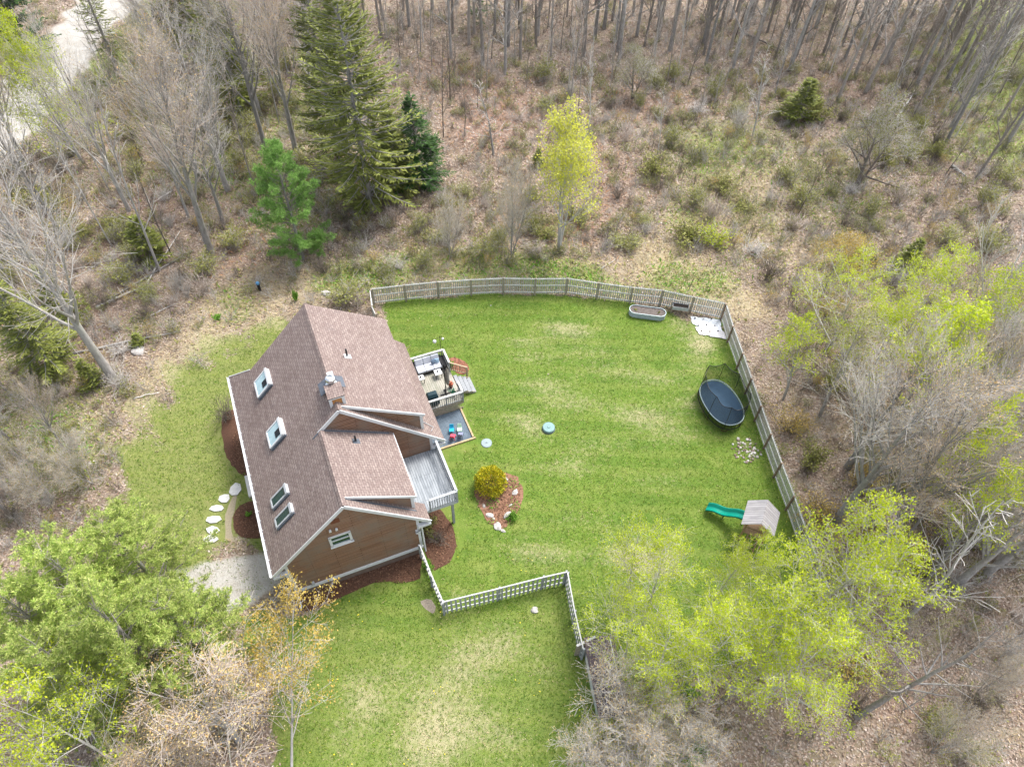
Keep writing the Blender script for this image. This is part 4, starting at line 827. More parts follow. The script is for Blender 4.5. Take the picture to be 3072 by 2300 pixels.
rocks = [(1090, 1035, .28, 'angular grey rock just right of the golden shrub'), (1113, 1063, .26, 'pale flat rock at the right edge of the garden bed'), (1045, 1092, .16, 'small grey rock at the left edge of the garden bed'),
         (1057, 1112, .26, 'tan rock low on the left of the garden bed'), (1095, 1112, .3, 'white pointed rock beside the leafy green plant'), (1074, 1136, .3, 'large white rock at the lower tip of the garden bed'), (1087, 1146, .17, 'small white rock at the very bottom of the garden bed'), (1104, 1090, .15, 'small whitish rock above the leafy green plant'), (1066, 1120, .12, 'smallest pale rock in the middle of the garden bed')]
for i, (x, y, r, l) in enumerate(rocks): o = rockmesh('rock', r * .82, (1.2, .7, .5), plain('pale_rock', (.44, .42, .40), .9, .45, 5, bump=.5), i + 3, loc=G(x, y, r * .15)); o.rotation_euler.z = i; tag(o, l, 'rock', 'rocks in the garden bed')
for x, y, r, l in ((295, 752, .0, ''), (410, 1050, 0, ''), (398, 0, 0, '')):
    pass
for x, y, r, l in ((415, 1048 - 766, 0, ''),): pass
for x, y, r, l in ((298, 757, .42, 'pale boulder lying at the forest edge on the left'), (709, 634, .35, 'grey boulder behind the house near the bushes'), (202, 1000, .25, 'lone bluish stone in the left brush'), (1153, 1317, .2, 'small pale stone on the front lawn near the low fence'), (1060, 660, .06, 'tiny white stone on the lawn')):
    o = rockmesh('rock', r, (1.1, .8, .6), plain('pale_rock', (.52, .50, .49), .9, .3, 5, bump=.5), int(x), loc=G(x, y, r * .1)); tag(o, l, 'rock')
sp_ = G(1612, 972); pile = thing('stone_pile', 'low heap of small white and brown stones on the lawn near the side fence', 'stone pile', sp_)
VV = []; FF = []; oo = 0
for i in range(75):
    a = random.uniform(0, 6.283); d_ = random.random() ** .7; x = d_ * .95 * math.cos(a); y = d_ * 1.05 * math.sin(a); r = random.uniform(.05, .12); m = MB(); m.lathe([(.001, -.3 * r), (r, 0), (r * .8, r * .5), (.001, r * .7)], (0, 0, 0), 6, sx=random.uniform(.7, 1.3)); m.v = [(v_[0] * random.uniform(.85, 1.15), v_[1], v_[2]) for v_ in m.v]
    o = m.build('stone', plain('pile_' + 'abcde'[i % 5], [(.48, .46, .43), (.24, .19, .16), (.38, .35, .32), (.20, .15, .12), (.55, .53, .51)][i % 5], .9, .2), pile, loc=(x, y, .02)); o.rotation_euler.z = a * 3
# ------------------------------------------------------------------ fences
def fence(name, label, px, H, side, world=False, sp=.152, pw=.09, rails=(.22, .9, 1.62), mp=None, mr=None, mpost=None, postpx=True, ext=.0, cap=False):
    pts = [Vector((*p, 0)) if world else Gs(*p) for p in px]; root = thing(name, label, 'fence', pts[0]); o0 = pts[0]
    for i in range(len(pts)):
        p = pts[i] - o0; d = ((pts[min(i + 1, len(pts) - 1)] - pts[max(i - 1, 0)])).normalized(); n = Vector((-d.y, d.x, 0)) * side
        q = p + n * .05; k = MB(); k.bar(q, q + Vector((0, 0, H + .02)), .1, .1, up=(d.x, d.y, 0)); k.build('post', mpost, root)
    for a, b_ in zip(pts[:-1], pts[1:]):
        a = a - o0; b_ = b_ - o0; L = (b_ - a).length; d = (b_ - a) / L; n = Vector((-d.y, d.x, 0)) * side; k = MB(); c = max(2, int(L / sp)); 
        for i in range(c):
            q = a + d * (L * (i + .5) / c + random.uniform(-.012, .012)) - n * .035; h = H + ext + random.uniform(-.03, .03); w = d * pw / 2
            tl = d * random.uniform(-.015, .015)
            z = Vector((0, 0, 1)); lo = q + z * .05; k.add([lo - w - n * .01, lo + w - n * .01, lo + w + n * .01, lo - w + n * .01] + [v_ + z * (h - .05) + tl for v_ in (q - w * .9 - n * .01 + z * .05, q + w * .9 - n * .01 + z * .05, q + w * .9 + n * .01 + z * .05, q - w * .9 + n * .01 + z * .05)],
                                                         [(0, 1, 5, 4), (1, 2, 6, 5), (2, 3, 7, 6), (3, 0, 4, 7), (4, 5, 6, 7)])
        k.build('pickets', mp, root); k = MB()
        for z in rails: k.bar(a + Vector((0, 0, z)), b_ + Vector((0, 0, z)), .045, .085)
        if cap: k.bar(a + Vector((0, 0, H + .015)) , b_ + Vector((0, 0, H + .015)), .065, .03)
        k.build('rails', mr, root)
    return root
R7 = lambda x, y: (1050 + x / 2.458, 780 + y / 2.458); R5 = lambda x, y: (1850 + x / 3.312, 800 + y / 3.312); R8 = lambda x, y: (1240 + x / 3.312, 1540 + y / 3.312)
top = [R7(178, 330)] + [R7(*q) for q in ((415, 302), (655, 278), (895, 262), (1130, 250), (1362, 255), (1592, 252), (1818, 285), (2062, 318))] + [(1978, 918), (2069, 938), (2161, 957)]
fence('rear_fence', 'tall grey slatted fence curving along the back of the lawn', top, 1.72, -1, mp=M_fence, mr=M_fence2, mpost=M_post, rails=(.25, .95, 1.62))
right = [(2161, 957), (2183, 1027), (2211, 1107), (2236, 1182), (2264, 1264), (2292, 1346), (2322, 1432), (2358, 1530), (2390, 1625), (2425, 1720), (2462, 1820)]
fence('side_fence', 'long straight grey slatted fence down the right side of the lawn', [(2163, 961)] + right[1:], 1.72, -1, mp=M_fence, mr=M_pickw, mpost=plain('brown_post', (.22, .16, .12), .9, .3), rails=(.22, .92, 1.62), sp=.13, pw=.085)
fence('corner_fence', 'short end-on fence between the house rear and the back fence', [(1119, 918), (1124, 965), (1135, 990)], 1.68, 1, mp=M_fence, mr=M_fence2, mpost=M_post)
lowA = [(1266, 1672), (1300, 1760), (1335, 1842)]; 
fence('picket_fence', 'grey picket fence running out from the house corner', lowA, 1.66, -1, mp=M_pick, mr=M_pickw, mpost=M_pick, rails=(.3, .95, 1.6), sp=.24, pw=.115, cap=True)
lowB = [(1336, 1839), (1499, 1799), (1628, 1766), (1694, 1751)]
fence('picket_fence', 'grey picket fence crossing the front lawn with wide gaps', lowB, 1.66, 1, mp=M_pick, mr=M_pickw, mpost=M_pick, rails=(.3, .95, 1.6), sp=.25, pw=.115, cap=True)
lowC = [(1696, 1753), (1716, 1865), (1741, 1977)]
fence('picket_fence', 'grey picket fence ending at the low dark shed', lowC, 1.66, 1, mp=M_pick, mr=M_pickw, mpost=M_pick, rails=(.3, .95, 1.6), sp=.24, pw=.115, cap=True)
# ------------------------------------------------------------------ shed at the low fence
shd = thing('shed', 'low dark-roofed shed under bare branches at the end of the picket fence', 'shed', (4.25, 12.9, 0), math.radians(9))
k = MB(); k.box(.1, 1.4, -3.4, .3, 0, 1.45); k.build('wall', M_white, shd)
k = MB(); k.slab([(-.02, -3.55, 1.62), (1.6, -3.55, 1.42), (1.6, .45, 1.42), (-.02, .45, 1.62)], .07)
k.build('roof', gravel('dark_leafy_roof', (.16, .12, .12), (.05, .045, .055)), shd)
k = MB(); k.box(-.45, .08, .05, .12, 0, 1.5); k.build('panel', M_post, shd); k = MB(); k.bar((-.45, .08, 1.55), (.6, .4, 1.62), .12, .04); k.build('rail', M_pickw, shd)
# ------------------------------------------------------------------ trampoline
tc = Vector((14.1, 29.68, 0)); ta_ = math.atan2(27.75 - 31.6, 14.75 - 13.45); ox = 1.92; oy = 1.22; tz = .88
tp = thing('trampoline', 'oval trampoline with dark blue mat and black safety net by the side fence', 'trampoline', tc, ta_)
def ell(a, sx, sy, z): 
    c, s_ = math.cos(a), math.sin(a); e = .86; return Vector((sx * math.copysign(abs(c) ** e, c), sy * math.copysign(abs(s_) ** e, s_), z))
k = MB(); k.face([ell(6.283 * i / 48, ox - .06, oy - .06, tz) for i in range(48)]); k.build('mat', plain('blue_mat', (.024, .056, .095), .75, .12, 3), tp)
k = MB(); k.tube([ell(6.283 * i / 48, ox, oy, tz + .01) for i in range(49)], .035, 6, False); k.build('edge', plain('pale_edge', (.30, .38, .42), .5, .15), tp)
k = MB(); k.tube([ell(6.283 * i / 48, ox + .03, oy + .03, .42) for i in range(49)], .03, 6, False)
for i in range(40): a = 6.283 * i / 40; k.bar(ell(a, ox, oy, tz - .02), ell(a + .04, ox + .03, oy + .03, .42), .012, .012)
k.build('frame', M_black, tp)
for i in range(6): a = 6.283 * (i + .5) / 6; k = MB(); k.tube([ell(a, ox + .03, oy + .03, .42), ell(a, ox * .96, oy * .96, .02), ell(a + .25, ox * .96, oy * .96, .02), ell(a + .25, ox + .03, oy + .03, .42)], .025, 6); k.build('leg', plain('rusty_leg', (.10, .05, .035), .8), tp)
pa = [6.283 * (i + .35) / 8 for i in range(8)]
k = MB()
for a in pa: k.tube([ell(a, ox + .05, oy + .05, .45), ell(a, ox + .16, oy + .16, 1.3), ell(a, ox + .12, oy + .12, 2.2), ell(a, ox - .0, oy - .0, 2.75)], .016, 6)
k.build('net_pole', M_black, tp)
def rimz(a): f = (a / 6.283 * 8 - .35) % 1; return 2.72 - .28 * math.sin(math.pi * f)
k = MB(); k.tube([ell(6.283 * i / 64, ox * (1 - .03 * math.sin(math.pi * ((6.283 * i / 64 / 6.283 * 8 - .35) % 1))), oy * .98, rimz(6.283 * i / 64)) for i in range(65)], .02, 5, False); k.build('net_rim', M_black, tp)
b = NB('safety_net'); b.done((.015, .018, .022), .8); tr_ = b.node('ShaderNodeBsdfTransparent'); mx = b.node('ShaderNodeMixShader'); mx.inputs[0].default_value = .52
b.link(tr_.outputs[0], mx.inputs[1]); b.link(b.b.outputs[0], mx.inputs[2]); b.link(mx.outputs[0], b.n['Material Output'].inputs[0])
k = MB(); n = 64
for i in range(n + 1):
    a = 6.283 * i / n; k.v += [tuple(ell(a, ox - .02, oy - .02, tz)), tuple(ell(a, ox - .02, oy - .02, 1.8)), tuple(ell(a, ox * .98, oy * .98, rimz(a)))]
for i in range(n):
    for j in range(2): q = i * 3 + j; k.f.append([q, q + 3, q + 4, q + 1]); k.mi.append(0)
k.build('net', b.m, tp)
# ------------------------------------------------------------------ play tower and slide
M_play = plain('play_cedar', (.30, .20, .12), .85, .25)
pt_ = thing('play_tower', 'wooden play tower with grey board roof beneath the yellow-green trees', 'play tower', (14.62, 20.35, 0), math.radians(-23))
k = MB()
for a in (-.62, .62):
    for b_ in (-.62, .62): k.box(a - .05, a + .05, b_ - .05, b_ + .05, 0, 2.35)
k.build('post', M_play, pt_)
k = MB(); k.box(-.68, .68, -.68, .68, 1.12, 1.18); k.build('platform', M_play, pt_)
k = MB()
for s_ in (-1, 1): k.slab([(s_ * .95, -.85, 2.15), (0, -.85, 2.95), (0, .85, 2.95), (s_ * .95, .85, 2.15)], .03)
k.build('roof', M_shroof, pt_)
k = MB(); 
for a in (-.64, .64): k.bar((-.6, a, 1.75), (.6, a, 1.75), .04, .08)
for i in range(8): k.box(.62, .65, -.6 + i * .155, -.51 + i * .155, 1.18, 1.8)
k.build('rail', M_play, pt_)
k = MB(); k.bar((-.3, -.7, 1.15), (-.3, -1.6, 0), .06, .06); k.bar((.3, -.7, 1.15), (.3, -1.6, 0), .06, .06)
for i in range(4): t = (i + .7) / 5; k.bar((-.3, -.7 - .9 * t, 1.15 * (1 - t)), (.3, -.7 - .9 * t, 1.15 * (1 - t)), .05, .05)
k.build('ladder', M_play, pt_)
sa = Vector((14.0, 20.95, 1.15)); sb = Vector((12.15, 22.0, .22)); dv = (sb - sa); dh_ = Vector((dv.x, dv.y, 0)).normalized(); nn = Vector((-dh_.y, dh_.x, 0))
sdm = MB(); path = []
for i in range(11): t = i / 10; zz = .22 + .93 * (1 - t) + .09 * math.sin(t * 9.4) * (t < 1); path.append(sa.lerp(sb, t).xy.to_3d() + Vector((0, 0, zz)))
prof = [(-.30, .20), (-.24, .20), (-.2, .02), (0, -.01), (.2, .02), (.24, .20), (.30, .20), (.30, .13), (.24, -.03), (-.24, -.03), (-.30, .13)]
o0 = Vector((14.0, 20.95, 0)); base = 0
for p in path:
    for a, z in prof: sdm.v.append(tuple(p - o0 + nn * a + Vector((0, 0, z))))
m_ = len(prof)
for i in range(10):
    for j in range(m_): a = i * m_ + j; b_ = i * m_ + (j + 1) % m_; sdm.f.append([a, b_, b_ + m_, a + m_]); sdm.mi.append(0)
o = thing('slide', 'wavy teal plastic slide coming off the play tower', 'slide', o0); s_o = sdm.build('chute', plain('teal_plastic', (.0, .25, .18), .35, .12), o, smooth=True)
k = MB(); k.bar((-.9, .5, 0), (-.9, .5, .6), .05, .05); k.build('support', M_black, o)
# ------------------------------------------------------------------ small yard things
pl = thing('metal_planter', 'long oval ribbed metal planter full of soil at the back fence', 'planter', (10.0, 38.35, 0), math.radians(-8))
def stad(L, r, z, n=10):
    out = []
    for i in range(n + 1): a = -math.pi / 2 + math.pi * i / n; out.append(Vector((L / 2 - r + r * math.cos(a), r * math.sin(a), z)))
    for i in range(n + 1): a = math.pi / 2 + math.pi * i / n; out.append(Vector((-L / 2 + r + r * math.cos(a), r * math.sin(a), z)))
    return out
def ring(m, prof, L):
    base = len(m.v); k_ = None
    for r, z in prof:
        q = stad(L + 2 * r - .9, r, z); k_ = len(q); m.v += [tuple(p) for p in q]
    for i in range(len(prof) - 1):
        for j in range(k_): a = base + i * k_ + j; b_ = base + i * k_ + (j + 1) % k_; m.f.append([a, b_, b_ + k_, a + k_]); m.mi.append(0)
k = MB(); pr_ = [(.43, 0)]
for i in range(6): pr_ += [(.45, .03 + i * .075), (.43, .065 + i * .075)]
pr_ += [(.46, .48), (.46, .5), (.41, .5), (.41, .4)]; ring(k, pr_, 2.75); k.build('tub', M_galv, pl, smooth=False)
k = MB(); k.face(stad(2.65, .415, .42)); k.build('soil', plain('dry_soil', (.13, .11, .10), .95, .5, 8, bump=.5), pl)
for x in (-.9, .85):
    o = thing('seedling', 'small yellowish plant at the left end of the metal planter' if x < 0 else 'small yellowish plant at the right end of the metal planter', 'plant', Vector((10.0, 38.35, .42)) + Vector((x * math.cos(-.14), x * math.sin(-.14), 0))); v_, f_ = leaves_at([(0, 0, .07)], 25, .05, .05); link('foliage', mesh_np('foliage', v_, f_, LF_olive), o)
pb = thing('raised_planter', 'small grey raised planter box on legs at the back fence', 'planter', (12.48, 39.0 - .25, 0), math.radians(-8))
k = MB(); k.box(-.6, .6, -.25, -.22, .45, .75); k.box(-.6, .6, .22, .25, .45, .75); k.box(-.6, -.57, -.22, .22, .45, .75); k.box(.57, .6, -.22, .22, .45, .75); k.box(-.57, .57, -.22, .22, .45, .48); k.build('box', M_trimgrey, pb)
k = MB(); k.box(-.565, .565, -.215, .215, .6, .69); k.build('soil', M_soil, pb)
for a in (-.62, .62):
    for b_ in (-.22, .22): k = MB(); k.box(a - .03, a + .03, b_ - .03, b_ + .03, 0, .8); k.build('leg', M_post, pb)
tpz = [((13.33, 38.35), (15.5, 38.1), (15.45, 37.35), (13.35, 37.55), (.74, .77, .80), 'white printed sheet closest to the back fence'), ((13.4, 37.6), (15.45, 37.45), (15.5, 36.75), (14.4, 36.8), (.80, .82, .86), 'white sheet in the middle of the flattened pile'),
       ((13.45, 37.2), (14.6, 37.2), (14.6, 36.45), (13.75, 36.45), (.82, .78, .74), 'cream cardboard sheet at the lower left of the flattened pile'), ((14.35, 36.95), (15.6, 36.9), (15.62, 36.1), (14.5, 36.3), (.62, .60, .60), 'greyish cardboard sheet at the lower right of the flattened pile')]
for i, (a, b_, c_, d_, col, l) in enumerate(tpz):
    m = MB(); z = .02 + i * .02; q = [Vector((*p, z)) for p in (d_, c_, b_, a)]; n = 8; 
    grid = [[q[0].lerp(q[1], x / n).lerp(q[3].lerp(q[2], x / n), y / n) for x in range(n + 1)] for y in range(n + 1)]
    for y in range(n + 1):
        for x in range(n + 1): p = grid[y][x]; e = (x in (0, n)) or (y in (0, n)); m.v.append((p.x + (random.uniform(-.05, .05) if e else 0), p.y + (random.uniform(-.05, .05) if e else 0), p.z + random.uniform(0, .02)))
    for y in range(n):
        for x in range(n): aa = y * (n + 1) + x; m.f.append([aa, aa + 1, aa + n + 2, aa + n + 1]); m.mi.append(0)
    o = m.build('cardboard_sheet', plain('sheet_%d' % i, col, .8, .12, 2.5)); sm = o.modifiers.new('thick', 'SOLIDIFY'); sm.thickness = .012; tag(o, l, 'cardboard', 'flattened sheets on the lawn corner')
k = MB()
for i in range(9): 
    o = rockmesh('weight_stone', .06 + .006 * (i % 4), (1, .9, .7), M_rock if i % 2 else M_soil, i + 40, 2, loc=Vector((13.6 + .57 * (i % 3) + .05 * i, 38.1 - .62 * (i // 3) - .05 * (i % 2), .11))); tag(o, ('dark ' if i % 2 == 0 else 'grey ') + 'stone weighing down the flattened sheets, ' + ('back', 'middle', 'front')[i // 3] + ' row, ' + ('left', 'centre', 'right')[i % 3], 'stone', 'stones on the flattened sheets')
o = thing('septic_lid', 'round green-grey raised lid in the middle of the lawn', 'lid', G(1185, 926)); k = MB(); k.lathe([(.001, .3), (.10, .3), (.12, .26), (.38, .24), (.41, .2), (.41, 0)], (0, 0, 0), 24); k.build('lid', plain('greenish_lid', (.20, .32, .32), .6, .15), o, smooth=False)
k = MB(); k.lathe([(.44, 0), (.44, .06), (.41, .08)], (0, 0, 0), 24); k.build('riser', M_lead, o)
o = thing('well_cover', 'flat round grey cover on the lawn near the patio', 'cover', G(1051, 957)); k = MB(); k.lathe([(.001, .07), (.33, .06), (.36, .03), (.36, 0)], (0, 0, 0), 24); k.build('cover', plain('grey_cover', (.27, .33, .35), .7, .1), o); k = MB(); k.bar((-.06, 0, .085), (.06, 0, .085), .03, .03); k.build('handle', M_lead, o)
o = thing('wellhead', 'dark well pipe with a blue cap in the grass behind the house', 'well head', G(562, 628)); k = MB(); k.lathe([(.11, 0), (.11, .75)], (0, 0, 0), 14); k.build('pipe', M_black, o); k = MB(); k.lathe([(.13, .7), (.14, .75), (.14, .85), (.1, .9), (.001, .9)], (0, 0, 0), 14); k.build('cap', plain('blue_cap', (.10, .25, .42), .5), o)
k = MB(); p = Gs(2062, 880); k.tube([(0, 0, 0), (.25, .2, 1.5)], .02, 5); o = k.build('garden_stake', M_black, loc=p); tag(o, 'thin black stake leaning outward behind the back fence', 'stake')
# ------------------------------------------------------------------ trees
def Z1(x, y): return (x / 2.156 / KD, y / 2.156 / KD)
def Z2_(x, y): return ((1024 + x / 2.156) / KD, y / 2.156 / KD)
def Z3(x, y): return ((2048 + x / 2.156) / KD, y / 2.156 / KD)
def Z5(x, y): return ((2048 + x / 2.156) / KD, (768 + y / 2.156) / KD)
taken = []
def tp_(kind, vi, bx, by, tx, ty, label, **kw):
    h = height_to(bx, by, tx, ty); g = G(bx, by); taken.append((g.x, g.y)); return place(kind, vi, g, h, label, **kw)
def ht(kind, vi, bx, by, h, label, **kw): g = G(bx, by); taken.append((g.x, g.y)); return place(kind, vi, g, h, label, **kw)
def lean(kind, vi, bx, by, tx, ty, h, label, cat='tree', name='bare_tree', sxy=None):
    g = G(bx, by); t_ = G(tx, ty, h); r = place(kind, vi, g, (t_ - g).length, label, cat, name=name, sxy=sxy); q = (t_ - g).to_track_quat('Z', 'Y'); r.rotation_euler = (q.to_matrix() @ Matrix.Rotation(random.uniform(0, 6), 3, 'Z')).to_euler(); taken.append((g.x, g.y)); return r
def topat(kind, vi, tx, ty, h, label, **kw): g = G(tx, ty, h); g.z = 0; taken.append((g.x, g.y)); return place(kind, vi, g, h, label, **kw)
# evergreens
ht('spruce', 0, 800, 446, 19.5, 'huge olive-green spruce, tallest evergreen, behind the house', name='spruce_tree', sxy=1.05)
ht('spruce', 1, 735, 360, 19, 'tall spruce just up-left of the huge spruce behind the house', name='spruce_tree', sxy=1.0)
ht('spruce', 1, 858, 420, 8.5, 'low olive spruce at the right foot of the huge spruce', name='spruce_tree', sxy=.75)
tp_('darkspruce', 0, 905, 400, 885, 205, 'dark green spruce at the right edge of the huge olive spruce', name='spruce_tree', sxy=1.15)
tp_('darkspruce', 1, 935, 395, 915, 290, 'smaller dark spruce below the dark green one by the huge spruce', name='spruce_tree', sxy=.9)
tp_('brightpine', 0, 655, 560, 618, 298, 'bright green pine standing alone behind the house', name='pine_tree', sxy=1.05)
ht('spruce', 1, 520, 240, 16, 'olive spruce between bare maples near the top left', name='spruce_tree', sxy=1.1)
ht('spruce', 0, 440, 150, 14, 'olive spruce at the top edge above the left maple', name='spruce_tree', sxy=.8)
ht('ragged', 0, 262, 170, 14, 'ragged half-bare spruce in front of the gravel road', name='spruce_tree')
ht('darkspruce', 0, 60, 120, 12, 'dark evergreen in the top left corner left of the road', name='spruce_tree', sxy=1.5)
ht('darkspruce', 0, -40, 90, 12, 'dark evergreen cut by the left edge beside the road', name='spruce_tree', sxy=1.5)
tp_('smallspruce', 1, 330, 562, 318, 455, 'small olive spruce at the foot of the leaning bare trunks', name='spruce_tree', sxy=1.1)
ht('spruce', 1, 120, 800, 9, 'olive spruce leaning over the left edge of the photo', name='spruce_tree', sxy=.75)
ht('smallspruce', 0, 205, 830, 2.6, 'low olive spruce beside the big leaning trunk foot', name='spruce_tree')
ht('smallspruce', 0, 152, 690, 5, 'slim olive spruce left of the big leaning trunk', name='spruce_tree', sxy=1.1)
tp_('smallspruce', 0, 303, 745, 299, 715, 'knee-high spruce at the edge of the left lawn', name='spruce_tree', sxy=.5)
tp_('smallspruce', 1, 1948, 590, 1968, 505, 'small bright spruce among the brush on the right', name='spruce_tree', sxy=.85)
tp_('smallspruce', 1, 1722, 262, 1738, 168, 'bushy green spruce in the upper right clearing', name='spruce_tree', sxy=1.35)
tp_('smallspruce', 0, 1161, 358, 1160, 322, 'tiny round evergreen left of the pale yellow tree', name='spruce_tree', sxy=.55)
ht('darkspruce', 1, 1038, 60, 9, 'dark evergreen among the trunks at the top edge', name='spruce_tree')
for i, (x, y, h, w, l) in enumerate(((215, 1120, 11, 1.0, 'bright white pine at the edge of the left lawn'), (75, 1175, 13, 1.05, 'tall white pine at the left edge of the photo'), (330, 1290, 11, 1.0, 'white pine reaching toward the gravel drive'), (190, 1300, 14, 1.1, 'tallest white pine in the middle of the lower left clump'),
                                 (60, 1380, 13, 1.05, 'white pine at the lower left edge below the tall one'), (240, 1420, 8, .8, 'short white pine under the lower left clump'), (130, 1260, 12, 1.0, 'white pine in the upper middle of the lower left clump'), (-20, 1270, 12, 1., 'white pine cut by the left edge of the photo'))):
    topat('pine', i % 2, x, y, h * .92, l, name='pine_tree', sxy=w * .98)
# named deciduous trees
tp_('maple', 0, 245, 818, 20, 300, 'big bare maple leaning trunk at the edge of the left lawn', sxy=1.1)
tp_('maple', 1, 455, 545, 320, 85, 'big bare maple with wide pale crown behind the bright pine', sxy=1.1)
tp_('maple', 2, 485, 492, 430, 220, 'thinner bare maple just right of the big wide-crowned one')
ht('maple', 1, 640, 330, 16, 'bare pale maple left of the huge spruce', sxy=1.05)
ht('maple', 0, 560, 250, 17, 'bare maple behind the olive spruces at the upper left')
tp_('pole', 0, 345, 585, 200, 170, 'slender pale trunk crossing above the small olive spruce')
tp_('maple', 2, 408, 470, 330, 300, 'dark-stemmed bare tree left of the wide-crowned maple', sxy=.6)
tp_('pole', 1, 372, 555, 300, 330, 'thin bare tree between the leaning trunks', sxy=.9)
tp_('pole', 1, 310, 360, 210, 190, 'dark slender trunk below the gravel road')
tp_('maple', 0, 60, 560, -120, 220, 'bare maple at the far left edge', sxy=1.)
tp_('maple', 1, 140, 640, 10, 400, 'bare rosy-twigged maple left of the big leaning trunk', sxy=.9)
topat('yellow', 0, 60, 120, 10, 'bright yellow-green tree in front of the road at the top left', name='leafing_tree', sxy=1.0)
topat('yellow', 1, 25, 75, 11, 'bright yellow-green tree cut by the left edge at the road', name='leafing_tree', sxy=.8)
ht('thinyellow', 0, 165, 330, 11, 'yellow-green tree below the road bend at the upper left', name='leafing_tree')
tp_('paleyellow', 0, 1208, 545, 1240, 275, 'pale yellow tree with white stems behind the back fence', name='leafing_tree', sxy=1.15)
tp_('greybush', 0, 1104, 560, 1130, 380, 'grey multi-stemmed tree left of the pale yellow one', name='leafing_tree', sxy=.65)
tp_('greybush', 0, 972, 560, 980, 440, 'small bare tree standing behind the left part of the fence', name='leafing_tree', sxy=.5)
tp_('pole', 0, 1066, 335, 1085, 190, 'grey forked tree with bare broken limbs in the back clearing', sxy=1.6)
tp_('pole', 2, *Z2_(1600, 868), *Z2_(1640, 300), 'slender pale tree in the back clearing right of the yellow one')
tp_('pole', 2, *Z3(440, 930), *Z3(545, 300), 'pale leaning tree left of the bushy spruce, upper right', sxy=1.3)
tp_('apple', 0, *Z3(1125, 1195), *Z3(1230, 640), 'spreading lichen-grey apple tree in the right clearing', name='apple_tree', sxy=1.15)
tp_('apple', 0, *Z2_(1880, 640), *Z2_(2010, 380), 'dense grey thorny tree in the back clearing below the woods', name='apple_tree', sxy=.8)
tp_('pale', 0, 2065, 765, 2190, 380, 'very pale bare tree with long limbs at the right edge', sxy=1.05)
tp_('pale', 0, 2030, 800, 2240, 640, 'second pale bare tree low at the right edge', sxy=.7)
tp_('thinyellow', 0, 1692, 862, 1745, 700, 'low dark-stemmed leafing tree nearest the side fence', name='leafing_tree', sxy=.75)
tp_('yellow', 1, 1845, 862, 1900, 625, 'bright yellow-green tree rising beyond the trampoline fence', name='leafing_tree', sxy=.8)
tp_('thinyellow', 1, 1780, 760, 1790, 640, 'yellow-green tree low behind the side fence corner', name='leafing_tree', sxy=.8)
tp_('thinyellow', 0, 1960, 930, 2080, 700, 'yellow-green tree in front of the pale bare tree', name='leafing_tree', sxy=.8)
tp_('yellow', 1, 2060, 1010, 2190, 800, 'yellow-green tree at the right edge below the pale bare tree', name='leafing_tree', sxy=.75)
tp_('golden', 0, 1775, 640, 1830, 520, 'small golden-budded tree behind the fence corner', name='leafing_tree', sxy=.7)
topat('yellow', 0, 1450, 1215, 8.5, 'yellow-green tree left of the slide end', name='leafing_tree', sxy=.62)
topat('yellow', 1, 1570, 1345, 9, 'yellow-green tree in front of the play tower', name='leafing_tree', sxy=.75)
topat('yellow', 0, 1730, 1270, 10, 'widest yellow-green tree at the end of the side fence', name='leafing_tree', sxy=.8)
topat('yellow', 1, 1400, 1150, 7.5, 'slim yellow-green tree reaching highest left of the slide', name='leafing_tree', sxy=.55)
topat('yellow', 0, 1600, 1200, 7, 'small yellow-green tree directly below the slide', name='leafing_tree', sxy=.42)
topat('yellow', 1, 1660, 1180, 8, 'slim yellow-green tree in front of the play tower ladder', name='leafing_tree', sxy=.45)
topat('yellow', 1, 1890, 1150, 12, 'tallest yellow-green tree right of the side fence end', name='leafing_tree', sxy=.95)
topat('yellow', 1, 1480, 1360, 8, 'lowest yellow-green tree above the dark shed', name='leafing_tree', sxy=.75)
topat('thinyellow', 0, 1660, 1400, 8, 'thin yellow-green tree over the leafy ground, lower right', name='leafing_tree', sxy=.8)
lean('golden', 0, 630, 1700, 645, 1300, 6.5, 'sparse golden-budded tree in front of the house gable', name='leafing_tree', sxy=.85)
topat('orange', 0, 400, 1500, 8, 'dense orange-budded bare tree at the bottom left', name='budding_tree', sxy=1.25)
topat('orange', 0, 320, 1600, 7, 'orange-budded bare tree cut by the bottom edge', name='budding_tree', sxy=.7)
topat('yellow', 0, 60, 1560, 12, 'yellow-green tree with pale limbs in the bottom left corner', name='leafing_tree', sxy=.8)
topat('greybush', 0, 1390, 1490, 5.5, 'grey bushy bare tree beside the dark shed', name='budding_tree', sxy=.9)
topat('greybush', 0, 1470, 1580, 5, 'grey bushy bare tree at the bottom edge right of the shed', name='budding_tree', sxy=.75)
topat('greybush', 0, 1330, 1600, 4.5, 'low grey bush at the bottom edge below the shed', name='budding_tree', sxy=.8)
tp_('woods', 3, 1850, 1548, 2215, 1330, 'dark leaning trunk rising from bare leaf litter, lower right', sxy=.9)
tp_('pole', 2, 1965, 1330, 2230, 1080, 'pale birch trunk slanting to the right edge', sxy=1.7)
